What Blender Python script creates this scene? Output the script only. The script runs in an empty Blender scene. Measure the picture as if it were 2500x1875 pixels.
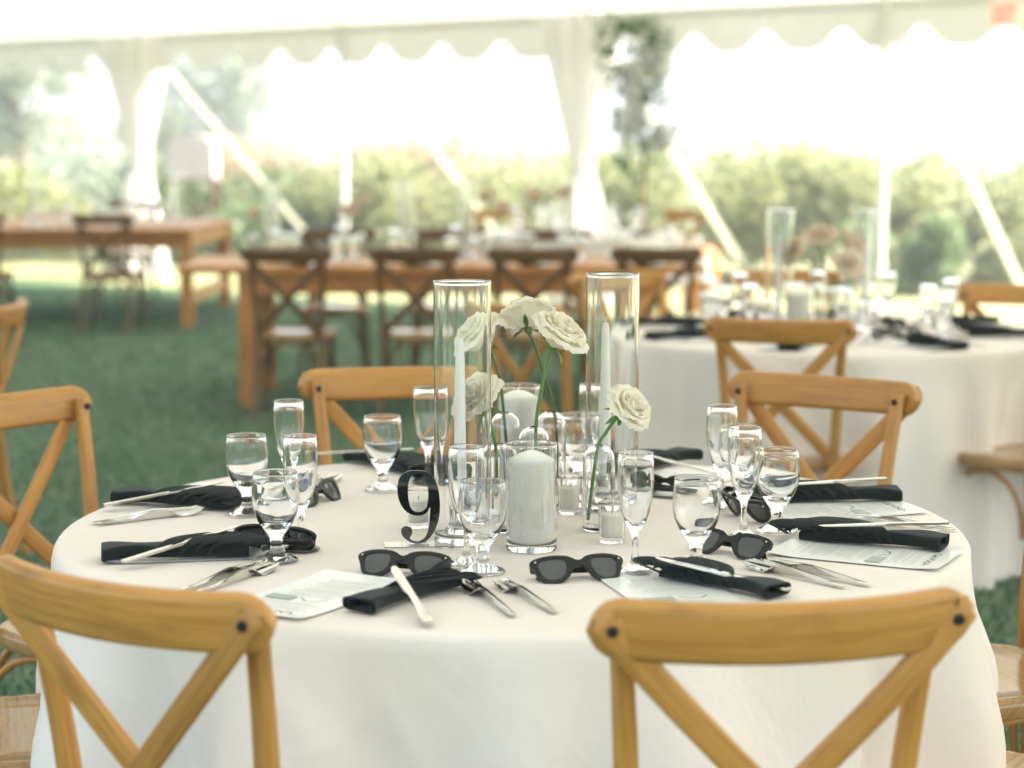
import bpy, math, random
import numpy as np
from mathutils import Vector, Matrix

R = math.radians
S = bpy.context.scene
C = S.collection
PI = math.pi

# ------------------------------------------------------------------ camera
cam_data = bpy.data.cameras.new('camera')
cam_data.sensor_width = 36.0
cam_data.lens = 70.0
cam_data.clip_start = 0.05
cam_data.clip_end = 2000.0
cam_data.dof.use_dof = True
cam_data.dof.focus_distance = 3.22
cam_data.dof.aperture_fstop = 2.8
cam = bpy.data.objects.new('camera', cam_data)
cam.location = (0, 0, 1.41)
cam.rotation_euler = (R(90 - 6.915), 0, 0)
C.objects.link(cam)
S.camera = cam

# ------------------------------------------------------------------ sky, sun, exposure
SUN_EL, SUN_AZ = 43.0, 88.0           # azimuth measured from +Y towards +X
world = bpy.data.worlds.new('World')
S.world = world
world.use_nodes = True
wn = world.node_tree
bg = wn.nodes['Background']
sky = wn.nodes.new('ShaderNodeTexSky')
sky.sky_type = 'NISHITA'
sky.sun_disc = False
sky.sun_elevation = R(SUN_EL)
sky.sun_rotation = R(SUN_AZ)
sky.air_density = 1.0
sky.dust_density = 1.2
wn.links.new(sky.outputs[0], bg.inputs[0])
bg.inputs[1].default_value = 0.13
sun_data = bpy.data.lights.new('sun', 'SUN')
sun_data.energy = 5.0
sun_data.angle = R(0.5)
sun_data.color = (1.0, 0.91, 0.79)
sun = bpy.data.objects.new('sun', sun_data)
sd = Vector((math.sin(R(SUN_AZ)) * math.cos(R(SUN_EL)), math.cos(R(SUN_AZ)) * math.cos(R(SUN_EL)), math.sin(R(SUN_EL))))
sun.rotation_euler = (-sd).to_track_quat('-Z', 'Y').to_euler()
C.objects.link(sun)
vs = S.view_settings
vs.view_transform = 'Standard'
vs.look = 'None'
vs.gamma = 1.0
vs.exposure = 2.48
vs.use_curve_mapping = False
cy = S.cycles
cy.use_denoising = True
cy.denoiser = 'OPENIMAGEDENOISE'
cy.max_bounces = 14
cy.diffuse_bounces = 4
cy.glossy_bounces = 4
cy.transmission_bounces = 14
cy.transparent_max_bounces = 16
cy.sample_clamp_indirect = 8.0
cy.caustics_refractive = True
cy.caustics_reflective = False

# ------------------------------------------------------------------ materials
def newmat(name):
    m = bpy.data.materials.new(name)
    m.use_nodes = True
    return m, m.node_tree, m.node_tree.nodes['Principled BSDF']

def plain(name, col, rough=0.5, metal=0.0, spec=0.5, trans=0.0, ior=1.45):
    m, t, p = newmat(name)
    p.inputs['Base Color'].default_value = (*col, 1)
    p.inputs['Roughness'].default_value = rough
    p.inputs['Metallic'].default_value = metal
    p.inputs['Specular IOR Level'].default_value = spec
    p.inputs['Transmission Weight'].default_value = trans
    p.inputs['IOR'].default_value = ior
    return m

def noise_col(m, t, p, coord, scale, c1, c2, detail=4.0, lo=0.35, hi=0.65, mapping=None):
    tc = t.nodes.new('ShaderNodeTexCoord')
    n = t.nodes.new('ShaderNodeTexNoise')
    n.inputs['Scale'].default_value = scale
    n.inputs['Detail'].default_value = detail
    src = tc.outputs[coord]
    if mapping:
        mp = t.nodes.new('ShaderNodeMapping')
        mp.inputs['Scale'].default_value = mapping
        t.links.new(src, mp.inputs[0]); src = mp.outputs[0]
    t.links.new(src, n.inputs['Vector'])
    cr = t.nodes.new('ShaderNodeValToRGB')
    cr.color_ramp.elements[0].position = lo
    cr.color_ramp.elements[1].position = hi
    cr.color_ramp.elements[0].color = (*c1, 1)
    cr.color_ramp.elements[1].color = (*c2, 1)
    t.links.new(n.outputs['Fac'], cr.inputs[0])
    return tc, n, cr

def wood(name, dark, mid, light, rough=0.42, wear=0.35):
    m, t, p = newmat(name)
    tc = t.nodes.new('ShaderNodeTexCoord')
    oi = t.nodes.new('ShaderNodeObjectInfo')
    add = t.nodes.new('ShaderNodeVectorMath'); add.operation = 'ADD'
    sc = t.nodes.new('ShaderNodeVectorMath'); sc.operation = 'SCALE'
    sc.inputs['Scale'].default_value = 37.0
    cmb = t.nodes.new('ShaderNodeCombineXYZ')
    t.links.new(oi.outputs['Random'], cmb.inputs[0]); t.links.new(oi.outputs['Random'], cmb.inputs[1])
    t.links.new(cmb.outputs[0], sc.inputs[0])
    t.links.new(tc.outputs['UV'], add.inputs[0]); t.links.new(sc.outputs[0], add.inputs[1])
    mp = t.nodes.new('ShaderNodeMapping'); mp.inputs['Scale'].default_value = (7, 130, 1)
    t.links.new(add.outputs[0], mp.inputs[0])
    n1 = t.nodes.new('ShaderNodeTexNoise'); n1.inputs['Scale'].default_value = 1.0; n1.inputs['Detail'].default_value = 5; n1.inputs['Distortion'].default_value = 0.6
    t.links.new(mp.outputs[0], n1.inputs['Vector'])
    cr = t.nodes.new('ShaderNodeValToRGB'); r = cr.color_ramp
    r.elements[0].position = 0.30; r.elements[0].color = (*dark, 1)
    r.elements[1].position = 0.75; r.elements[1].color = (*light, 1)
    e = r.elements.new(0.47); e.color = (*mid, 1)
    t.links.new(n1.outputs['Fac'], cr.inputs[0])
    # broad dark stain patches
    mp2 = t.nodes.new('ShaderNodeMapping'); mp2.inputs['Scale'].default_value = (9, 22, 1)
    t.links.new(add.outputs[0], mp2.inputs[0])
    n2 = t.nodes.new('ShaderNodeTexNoise'); n2.inputs['Scale'].default_value = 1.0; n2.inputs['Detail'].default_value = 3
    t.links.new(mp2.outputs[0], n2.inputs['Vector'])
    c2 = t.nodes.new('ShaderNodeValToRGB')
    c2.color_ramp.elements[0].position = 0.56; c2.color_ramp.elements[0].color = (0, 0, 0, 1)
    c2.color_ramp.elements[1].position = 0.74; c2.color_ramp.elements[1].color = (wear, wear, wear, 1)
    t.links.new(n2.outputs['Fac'], c2.inputs[0])
    mx = t.nodes.new('ShaderNodeMix'); mx.data_type = 'RGBA'
    t.links.new(c2.outputs[0], mx.inputs['Factor'])
    t.links.new(cr.outputs[0], mx.inputs['A'])
    mx.inputs['B'].default_value = (dark[0] * .35, dark[1] * .35, dark[2] * .4, 1)
    hs = t.nodes.new('ShaderNodeHueSaturation'); mr = t.nodes.new('ShaderNodeMapRange')
    mr.inputs['To Min'].default_value = 0.82; mr.inputs['To Max'].default_value = 1.10
    t.links.new(oi.outputs['Random'], mr.inputs['Value']); t.links.new(mr.outputs[0], hs.inputs['Value'])
    t.links.new(mx.outputs['Result'], hs.inputs['Color'])
    t.links.new(hs.outputs[0], p.inputs['Base Color'])
    b = t.nodes.new('ShaderNodeBump'); b.inputs['Strength'].default_value = 0.12; b.inputs['Distance'].default_value = 0.001
    t.links.new(n1.outputs['Fac'], b.inputs['Height']); t.links.new(b.outputs[0], p.inputs['Normal'])
    p.inputs['Roughness'].default_value = rough
    return m

def fabric(name, col, weave=900.0, rough=0.9, translucent=0.0, bump=0.15, sheen=0.0, wrinkle=0.0):
    m, t, p = newmat(name)
    c1 = tuple(c * 0.965 for c in col)
    tc, n, cr = noise_col(m, t, p, 'Object', 5.0, c1, col)
    t.links.new(cr.outputs[0], p.inputs['Base Color'])
    p.inputs['Roughness'].default_value = rough
    p.inputs['Specular IOR Level'].default_value = 0.15
    p.inputs['Sheen Weight'].default_value = sheen
    n2 = t.nodes.new('ShaderNodeTexNoise'); n2.inputs['Scale'].default_value = weave; n2.inputs['Detail'].default_value = 2
    t.links.new(tc.outputs['Object'], n2.inputs['Vector'])
    b = t.nodes.new('ShaderNodeBump'); b.inputs['Strength'].default_value = bump; b.inputs['Distance'].default_value = 0.002
    t.links.new(n2.outputs['Fac'], b.inputs['Height']); t.links.new(b.outputs[0], p.inputs['Normal'])
    if wrinkle:
        n3 = t.nodes.new('ShaderNodeTexNoise'); n3.inputs['Scale'].default_value = 4.0; n3.inputs['Detail'].default_value = 3; n3.inputs['Distortion'].default_value = 1.5
        t.links.new(tc.outputs['Object'], n3.inputs['Vector'])
        b2 = t.nodes.new('ShaderNodeBump'); b2.inputs['Strength'].default_value = wrinkle; b2.inputs['Distance'].default_value = 0.03
        t.links.new(n3.outputs['Fac'], b2.inputs['Height']); t.links.new(b.outputs[0], b2.inputs['Normal']); t.links.new(b2.outputs[0], p.inputs['Normal'])
    if translucent > 0:
        tr = t.nodes.new('ShaderNodeBsdfTranslucent'); tr.inputs[0].default_value = (*col, 1)
        mix = t.nodes.new('ShaderNodeMixShader'); mix.inputs[0].default_value = translucent
        t.links.new(p.outputs[0], mix.inputs[1]); t.links.new(tr.outputs[0], mix.inputs[2])
        t.links.new(mix.outputs[0], t.nodes['Material Output'].inputs['Surface'])
    return m

def leafmat(name, c1, c2, trans=0.45, rough=0.5):
    m, t, p = newmat(name)
    gi = t.nodes.new('ShaderNodeNewGeometry')
    cr = t.nodes.new('ShaderNodeValToRGB')
    cr.color_ramp.elements[0].color = (*c1, 1); cr.color_ramp.elements[1].color = (*c2, 1)
    t.links.new(gi.outputs['Random Per Island'], cr.inputs[0])
    t.links.new(cr.outputs[0], p.inputs['Base Color'])
    p.inputs['Roughness'].default_value = rough
    tr = t.nodes.new('ShaderNodeBsdfTranslucent'); t.links.new(cr.outputs[0], tr.inputs[0])
    mix = t.nodes.new('ShaderNodeMixShader'); mix.inputs[0].default_value = trans
    t.links.new(p.outputs[0], mix.inputs[1]); t.links.new(tr.outputs[0], mix.inputs[2])
    t.links.new(mix.outputs[0], t.nodes['Material Output'].inputs['Surface'])
    return m

M = {}
M['wood'] = wood('oak_wood', (0.37, 0.160, 0.032), (0.49, 0.228, 0.046), (0.56, 0.280, 0.066))
M['wood_dark'] = wood('dark_chair_wood', (0.07, 0.032, 0.010), (0.15, 0.075, 0.024), (0.21, 0.11, 0.038))  # darker tone for the farm-table chairs, seats excepted
M['seat_wood'] = wood('seat_wood', (0.27, 0.14, 0.045), (0.40, 0.23, 0.085), (0.48, 0.29, 0.115), rough=0.15, wear=0.2)
M['farm_wood'] = wood('farm_table_wood', (0.34, 0.135, 0.030), (0.52, 0.225, 0.055), (0.62, 0.29, 0.085), rough=0.4, wear=0.2)
M['glass'] = plain('clear_glass', (1, 1, 1), 0.0, trans=1.0, ior=1.48)
M['acrylic'] = plain('clear_acrylic', (1, 1, 1), 0.02, trans=1.0, ior=1.49)
M['steel'] = plain('polished_steel', (0.66, 0.65, 0.61), 0.11, metal=1.0)
M['screw'] = plain('dark_screw', (0.018, 0.022, 0.026), 0.35, metal=0.6)
M['black_acrylic'] = plain('black_mirror_acrylic', (0.010, 0.011, 0.011), 0.03, ior=1.8)
M['black_plastic'] = plain('black_plastic', (0.008, 0.009, 0.009), 0.18)
M['cloth'] = fabric('white_linen', (0.86, 0.78, 0.71), bump=0.1, wrinkle=.25)
M['cloth2'] = fabric('ivory_linen', (0.84, 0.76, 0.69), bump=0.1, wrinkle=.25)
M['napkin'] = fabric('black_napkin', (0.010, 0.014, 0.013), weave=1500, rough=0.85, bump=0.3, sheen=0.12)
M['paper'] = plain('menu_paper', (0.88, 0.875, 0.84), 0.28)
M['ink'] = plain('menu_ink', (0.66, 0.66, 0.63), 0.6)
M['ink_black'] = plain('menu_ink_black', (0.02, 0.02, 0.02), 0.6)
M['ink_green'] = plain('menu_ink_green', (0.42, 0.47, 0.42), 0.6)
M['canopy'] = fabric('tent_vinyl', (0.885, 0.87, 0.80), weave=60, rough=0.6, translucent=0.19, bump=0.02)
M['valance'] = fabric('valance_vinyl', (0.80, 0.79, 0.75), weave=60, rough=0.6, translucent=0.06, bump=0.02)
M['drape'] = fabric('sheer_drape', (0.90, 0.89, 0.88), weave=200, rough=0.9, translucent=0.4, bump=0.05)
M['white_metal'] = plain('white_pole_metal', (0.78, 0.78, 0.76), 0.35)
M['strap'] = fabric('white_strap', (0.88, 0.87, 0.80), weave=300, rough=0.7, translucent=0.45, bump=0.05)
M['stem'] = plain('rose_stem_green', (0.10, 0.22, 0.045), 0.45)
M['stem_dark'] = plain('rose_stem_dark', (0.09, 0.13, 0.035), 0.45)
M['bark'] = plain('young_bark', (0.16, 0.085, 0.05), 0.8)
M['orange'] = plain('orange_plastic', (0.52, 0.16, 0.035), 0.4)
M['white_plastic'] = plain('white_plastic', (0.8, 0.8, 0.79), 0.4)
M['red'] = plain('sign_red', (0.70, 0.10, 0.06), 0.5)
M['sign_pale'] = plain('sign_pale', (0.85, 0.68, 0.55), 0.5)
for k_, c_, e_ in (('red', (1.0, 0.16, 0.10), 0.16), ('sign_pale', (1.0, 0.75, 0.58), 0.12)):
    p_ = M[k_].node_tree.nodes['Principled BSDF']; p_.inputs['Emission Color'].default_value = (*c_, 1); p_.inputs['Emission Strength'].default_value = e_
M['beige'] = fabric('beige_canvas', (0.60, 0.535, 0.50), translucent=0.1)
M['dark_brown'] = plain('dark_brown_wood', (0.16, 0.09, 0.04), 0.5)

def wax(name, col, sss=0.35):
    m, t, p = newmat(name)
    p.inputs['Base Color'].default_value = (*col, 1)
    p.inputs['Roughness'].default_value = 0.45
    p.inputs['Subsurface Weight'].default_value = sss
    p.inputs['Subsurface Radius'].default_value = (0.03, 0.024, 0.017)
    p.inputs['Subsurface Scale'].default_value = 1.0
    return m
M['wax'] = wax('ivory_wax', (0.985, 0.93, 0.82), .6)
M['wax_warm'] = wax('warm_wax', (0.97, 0.89, 0.76), .6)

def petalmat(name, c_in, c_out):
    m, t, p = newmat(name)
    tc, n, cr = noise_col(m, t, p, 'Object', 45.0, c_in, c_out)
    t.links.new(cr.outputs[0], p.inputs['Base Color'])
    p.inputs['Roughness'].default_value = 0.6
    p.inputs['Specular IOR Level'].default_value = 0.25
    tr = t.nodes.new('ShaderNodeBsdfTranslucent'); t.links.new(cr.outputs[0], tr.inputs[0])
    mix = t.nodes.new('ShaderNodeMixShader'); mix.inputs[0].default_value = 0.5
    t.links.new(p.outputs[0], mix.inputs[1]); t.links.new(tr.outputs[0], mix.inputs[2])
    t.links.new(mix.outputs[0], t.nodes['Material Output'].inputs['Surface'])
    return m
M['petal'] = petalmat('ivory_petal', (0.92, 0.865, 0.71), (0.95, 0.92, 0.82))
M['petal_pink'] = petalmat('blush_petal', (0.80, 0.67, 0.51), (0.88, 0.77, 0.62))

def lensmat():
    m, t, p = newmat('smoked_lens')
    p.inputs['Base Color'].default_value = (0.10, 0.10, 0.095, 1)
    p.inputs['Roughness'].default_value = 0.03
    p.inputs['Transmission Weight'].default_value = 0.35
    p.inputs['IOR'].default_value = 1.6
    return m
M['lens'] = lensmat()

def groundmat():
    m, t, p = newmat('lawn')
    tc, n, cr = noise_col(m, t, p, 'Object', 1.6, (0.070, 0.140, 0.065), (0.130, 0.210, 0.115), detail=6)
    n2 = t.nodes.new('ShaderNodeTexNoise'); n2.inputs['Scale'].default_value = 60; n2.inputs['Detail'].default_value = 4
    t.links.new(tc.outputs['Object'], n2.inputs['Vector'])
    mx = t.nodes.new('ShaderNodeMix'); mx.data_type = 'RGBA'; mx.blend_type = 'MULTIPLY'; mx.inputs['Factor'].default_value = 0.6
    c2 = t.nodes.new('ShaderNodeValToRGB')
    c2.color_ramp.elements[0].position = 0.3; c2.color_ramp.elements[0].color = (0.45, 0.5, 0.42, 1)
    c2.color_ramp.elements[1].position = 0.7; c2.color_ramp.elements[1].color = (1.25, 1.25, 1.2, 1)
    t.links.new(n2.outputs['Fac'], c2.inputs[0])
    t.links.new(cr.outputs[0], mx.inputs['A']); t.links.new(c2.outputs[0], mx.inputs['B'])
    t.links.new(mx.outputs['Result'], p.inputs['Base Color'])
    b = t.nodes.new('ShaderNodeBump'); b.inputs['Strength'].default_value = 0.8; b.inputs['Distance'].default_value = 0.02
    t.links.new(n2.outputs['Fac'], b.inputs['Height']); t.links.new(b.outputs[0], p.inputs['Normal'])
    p.inputs['Roughness'].default_value = 0.75
    return m
M['ground'] = groundmat()
M['sunny_lawn'] = plain('sun_tint_lawn', (0.24, 0.26, 0.11), 0.9)
M['turf'] = leafmat('turf_blade', (0.090, 0.190, 0.085), (0.210, 0.335, 0.185), trans=0.3, rough=0.3)
_tt = M['turf'].node_tree; _pt = _tt.nodes['Principled BSDF']
_tn = _tt.nodes.new('ShaderNodeTexNoise'); _tn.inputs['Scale'].default_value = 1.7; _tn.inputs['Detail'].default_value = 5
_tc = _tt.nodes.new('ShaderNodeTexCoord'); _tt.links.new(_tc.outputs['Object'], _tn.inputs['Vector'])
_tr = _tt.nodes.new('ShaderNodeMapRange'); _tr.inputs['From Min'].default_value = .48; _tr.inputs['From Max'].default_value = .72; _tr.inputs['To Max'].default_value = .75
_tt.links.new(_tn.outputs['Fac'], _tr.inputs['Value'])
_tm = _tt.nodes.new('ShaderNodeMix'); _tm.data_type = 'RGBA'; _tt.links.new(_tr.outputs[0], _tm.inputs['Factor'])
_src = _pt.inputs['Base Color'].links[0].from_socket; _tt.links.new(_src, _tm.inputs['A']); _tm.inputs['B'].default_value = (0.27, 0.33, 0.17, 1)
_tt.links.new(_tm.outputs['Result'], _pt.inputs['Base Color'])
_pt.inputs['Sheen Weight'].default_value = 0.3; _pt.inputs['Sheen Roughness'].default_value = 0.4; _pt.inputs['Specular IOR Level'].default_value = 0.8

# ------------------------------------------------------------------ mesh helpers
class MB:
    def __init__(s):
        s.v, s.f, s.uv = [], [], []
    def add(s, verts, faces, uvs=None):
        o = len(s.v)
        s.v += [tuple(p) for p in verts]
        s.uv += list(uvs) if uvs is not None else [(p[0], p[1]) for p in verts]
        s.f += [tuple(i + o for i in f) for f in faces]
        return s
    def mesh(s, name, mat, sharp=40, smooth=True):
        me = bpy.data.meshes.new(name)
        me.from_pydata(s.v, [], s.f)
        uvl = me.uv_layers.new(name='UVMap')
        li = np.empty(len(me.loops), dtype=np.int32); me.loops.foreach_get('vertex_index', li)
        uvl.data.foreach_set('uv', np.array(s.uv, dtype=np.float32)[li].ravel())
        me.materials.append(M[mat] if isinstance(mat, str) else mat)
        if smooth:
            me.polygons.foreach_set('use_smooth', np.ones(len(me.polygons), dtype=bool))
            if sharp: me.set_sharp_from_angle(angle=R(sharp))
        me.update()
        return me
    def build(s, name, mat, parent=None, loc=None, rot=None, sharp=40, smooth=True):
        return obj(name, s.mesh(name, mat, sharp, smooth), parent, loc, rot)

def obj(name, me, parent=None, loc=None, rot=None):
    o = bpy.data.objects.new(name, me)
    C.objects.link(o)
    if parent is not None: o.parent = parent
    if loc is not None: o.location = loc
    if rot is not None: o.rotation_euler = rot
    return o

def empty(name, loc=(0, 0, 0), rz=0.0):
    o = bpy.data.objects.new(name, None)
    o.empty_display_size = 0.1
    C.objects.link(o)
    o.location = loc
    o.rotation_euler = (0, 0, rz)
    return o

def tag(o, label=None, cat=None, group=None, kind=None):
    if label: o['label'] = label
    if cat: o['category'] = cat
    if group: o['group'] = group
    if kind: o['kind'] = kind
    return o

def copy_tree(o, parent=None):
    c = o.copy()
    C.objects.link(c)
    c.parent = parent
    for ch in list(o.children):
        copy_tree(ch, c)
    return c

def support(prof, near=.0025):
    out = [prof[0]]
    for (r0, z0), (r1, z1) in zip(prof[:-1], prof[1:]):
        L = math.hypot(r1 - r0, z1 - z0)
        if L > 6 * near and L > .018:
            t = near / L
            for q in (t, 1 - t): out.append((r0 + (r1 - r0) * q, z0 + (z1 - z0) * q))
        out.append((r1, z1))
    return out

def lathe(prof, n=36, uvs=1.0, f_r=None, hard=False):
    v, f, uv = [], [], []
    if hard: prof = support(prof)
    rows = []
    L = 0.0
    for k, (r, z) in enumerate(prof):
        if k: L += math.hypot(r - prof[k - 1][0], z - prof[k - 1][1])
        if r < 1e-6:
            rows.append([len(v)]); v.append((0, 0, z)); uv.append((L, 0))
        else:
            row = []
            for i in range(n):
                a = 2 * PI * i / n
                rr = r if f_r is None else f_r(r, z, a)
                row.append(len(v)); v.append((rr * math.cos(a), rr * math.sin(a), z)); uv.append((L, a * r))
            rows.append(row)
    for a, b in zip(rows[:-1], rows[1:]):
        if len(a) == 1 and len(b) == 1: continue
        for i in range(n):
            j = (i + 1) % n
            if len(a) == 1: f.append((a[0], b[j], b[i]))
            elif len(b) == 1: f.append((a[i], a[j], b[0]))
            else: f.append((a[i], a[j], b[j], b[i]))
    return v, f, uv

def rrect(w, h, r=0.3, k=2):
    """rounded rectangle section, half sizes from w,h; list of (a,b)"""
    rr = min(w, h) * r
    pts = []
    for cx, cyy, a0 in ((w / 2 - rr, h / 2 - rr, 0), (-w / 2 + rr, h / 2 - rr, 90), (-w / 2 + rr, -h / 2 + rr, 180), (w / 2 - rr, -h / 2 + rr, 270)):
        for i in range(k + 1):
            a = R(a0 + 90 * i / k)
            pts.append((cx + rr * math.cos(a), cyy + rr * math.sin(a)))
    return pts

def circ(r, n=10):
    return [(r * math.cos(2 * PI * i / n), r * math.sin(2 * PI * i / n)) for i in range(n)]

def catmull(pts, sub=6):
    P = [Vector(p) for p in pts]
    P = [P[0] * 2 - P[1]] + P + [P[-1] * 2 - P[-2]]
    out = []
    for i in range(1, len(P) - 2):
        p0, p1, p2, p3 = P[i - 1:i + 3]
        for k in range(sub):
            t = k / sub
            out.append(0.5 * ((2 * p1) + (p2 - p0) * t + (2 * p0 - 5 * p1 + 4 * p2 - p3) * t * t + (3 * p1 - p0 - 3 * p2 + p3) * t ** 3))
    out.append(P[-2].copy())
    return out

def sweep(path, section, up=(0, 0, 1), scale=None, caps=True):
    """section (a,b): a along side axis, b along 'up' axis. section may be list or callable(t)->list"""
    P = [Vector(p) for p in path]
    n = len(P)
    v, f, uv = [], [], []
    L = 0.0
    up = Vector(up)
    for i in range(n):
        T = (P[min(i + 1, n - 1)] - P[max(i - 1, 0)]).normalized()
        side = T.cross(up)
        if side.length < 1e-5: side = T.cross(Vector((0.3, 1, 0.2)))
        side.normalize()
        u2 = side.cross(T).normalized()
        if i: L += (P[i] - P[i - 1]).length
        t = i / (n - 1)
        sec = section(t) if callable(section) else section
        s = 1.0 if scale is None else (scale(t) if callable(scale) else scale[i])
        m = len(sec)
        w = 0.0
        for k, (a, b) in enumerate(sec):
            if k: w += math.hypot(a - sec[k - 1][0], b - sec[k - 1][1])
            v.append(P[i] + side * (a * s) + u2 * (b * s)); uv.append((L, w))
    for i in range(n - 1):
        for k in range(m):
            k2 = (k + 1) % m
            f.append((i * m + k, i * m + k2, (i + 1) * m + k2, (i + 1) * m + k))
    if caps:
        f.append(tuple(range(m - 1, -1, -1)))
        f.append(tuple((n - 1) * m + k for k in range(m)))
    return v, f, uv

def box(x0, x1, y0, y1, z0, z1, bev=0.004):
    """chamfered box with uv along its longest axis"""
    b = min(bev, (x1 - x0) * .4, (y1 - y0) * .4, (z1 - z0) * .4)
    v = []
    for z, ins in ((z0, b), (z0 + b, 0), (z1 - b, 0), (z1, b)):
        v += [(x0 + ins, y0 + b, z), (x0 + b, y0 + ins, z), (x1 - b, y0 + ins, z), (x1 - ins, y0 + b, z),
              (x1 - ins, y1 - b, z), (x1 - b, y1 - ins, z), (x0 + b, y1 - ins, z), (x0 + ins, y1 - b, z)]
    f = [tuple(range(7, -1, -1)), tuple(range(24, 32))]
    for r in range(3):
        for k in range(8):
            f.append((r * 8 + k, r * 8 + (k + 1) % 8, (r + 1) * 8 + (k + 1) % 8, (r + 1) * 8 + k))
    d = (x1 - x0, y1 - y0, z1 - z0)
    ax = d.index(max(d)); o = [i for i in range(3) if i != ax]
    return v, f, [(p[ax], p[o[0]] + p[o[1]] * 0.7) for p in v]

def flat_outline(loops, depth, name, bevel=0.0):
    """filled 2-D outline (first loop outer, others holes) in XY, thickness 'depth' about z=0 -> mesh (no material)"""
    cu = bpy.data.curves.new(name, 'CURVE')
    cu.dimensions = '2D'; cu.fill_mode = 'BOTH'; cu.extrude = depth / 2
    cu.bevel_depth = bevel; cu.bevel_resolution = 1
    for lp in loops:
        sp = cu.splines.new('POLY'); sp.points.add(len(lp) - 1)
        for q, (x, y) in zip(sp.points, lp): q.co = (x, y, 0, 1)
        sp.use_cyclic_u = True
    o = bpy.data.objects.new(name, cu)
    C.objects.link(o)
    me = bpy.data.meshes.new_from_object(o.evaluated_get(bpy.context.evaluated_depsgraph_get()))
    bpy.data.objects.remove(o); bpy.data.curves.remove(cu)
    me.name = name
    return me

def text_mesh(txt, size, depth, name):
    cu = bpy.data.curves.new(name, 'FONT')
    cu.body = txt; cu.size = size; cu.extrude = depth / 2; cu.align_x = 'CENTER'; cu.align_y = 'CENTER'; cu.offset = size * 0.02
    o = bpy.data.objects.new(name, cu); C.objects.link(o)
    me = bpy.data.meshes.new_from_object(o.evaluated_get(bpy.context.evaluated_depsgraph_get()))
    bpy.data.objects.remove(o); bpy.data.curves.remove(cu)
    return me

def finish(me, mat, sharp=35):
    me.materials.clear(); me.materials.append(M[mat])
    me.polygons.foreach_set('use_smooth', np.ones(len(me.polygons), dtype=bool))
    me.set_sharp_from_angle(angle=R(sharp))
    me.update()
    return me

def cyc_smooth(pts, sub=5):
    n = len(pts); out = []
    P = [Vector((x, y)) for x, y in pts]
    for i in range(n):
        p0, p1, p2, p3 = P[i - 1], P[i], P[(i + 1) % n], P[(i + 2) % n]
        for k in range(sub):
            t = k / sub
            q = 0.5 * ((2 * p1) + (p2 - p0) * t + (2 * p0 - 5 * p1 + 4 * p2 - p3) * t * t + (3 * p1 - p0 - 3 * p2 + p3) * t ** 3)
            out.append((q.x, q.y))
    return out

TZ = 0.765     # linen-covered table top height
GZ = 0.0

# ------------------------------------------------------------------ ground
gm = MB()
gm.add([(-140, -40, 0), (140, -40, 0), (140, 220, 0), (-140, 220, 0)], [(0, 1, 2, 3)])
g = gm.build('ground', 'ground', smooth=False)
tag(g, 'green lawn under and around the tent', kind='structure')
# short turf in the part of the lawn that the tent covers
rs = np.random.RandomState(4)
def turf(n, y0, y1):
    y = y0 + (y1 - y0) * rs.rand(n) ** 1.1
    x = (rs.rand(n) * 2 - 1) * (0.29 * y + 0.5)
    a = rs.rand(n) * 2 * PI
    h = 0.016 + 0.022 * rs.rand(n)
    w = 0.004 + 0.004 * rs.rand(n) + 0.0003 * y
    lean = 0.028 * rs.randn(n, 2)
    v = np.empty((n, 3, 3))
    v[:, 0] = np.c_[x - np.cos(a) * w, y - np.sin(a) * w, np.zeros(n)]
    v[:, 1] = np.c_[x + np.cos(a) * w, y + np.sin(a) * w, np.zeros(n)]
    v[:, 2] = np.c_[x + lean[:, 0], y + lean[:, 1], h]
    return v
tv = np.concatenate([turf(150000, 3.0, 9.0), turf(130000, 8.0, 19.5)])
tv = tv[((tv[:, 0, 0] - 2.4) * .61 + (tv[:, 0, 1] - 16.0) * .792) < -.95]  # no blades where the sun-coloured lawn sheet begins
n = len(tv)
me = bpy.data.meshes.new('turf_grass')
me.vertices.add(n * 3); me.loops.add(n * 3); me.polygons.add(n)
me.vertices.foreach_set('co', tv.ravel())
me.loops.foreach_set('vertex_index', np.arange(n * 3, dtype=np.int32))
me.polygons.foreach_set('loop_start', np.arange(0, n * 3, 3, dtype=np.int32))
me.polygons.foreach_set('loop_total', np.full(n, 3, dtype=np.int32))
me.materials.append(M['turf']); me.update()
tag(obj('turf_grass', me), 'short green turf blades on the tent floor', 'grass', kind='stuff')

# ------------------------------------------------------------------ tent
LP = Vector((2.4, 16.0, 0)); LD = Vector((0.792, -0.610, 0)); LN = Vector((0.610, 0.792, 0))   # eave line, direction, outward normal
def tp(t, s, z): return LP + LD * t + LN * s + Vector((0, 0, z))
EAVE, VAL = 2.50, 2.13
tent = empty('tent', tp(0, 0, 0))
tag(tent, 'white pole tent with scalloped valance over the reception tables', 'tent')
def put(mb, name, mat, parent, **kw):
    """build in world coordinates and hang under a parent that sits at parent.location (no rotation)"""
    L = parent.location
    mb.v = [(p[0] - L.x, p[1] - L.y, p[2] - L.z) for p in mb.v]
    return mb.build(name, mat, parent, **kw)
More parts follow.
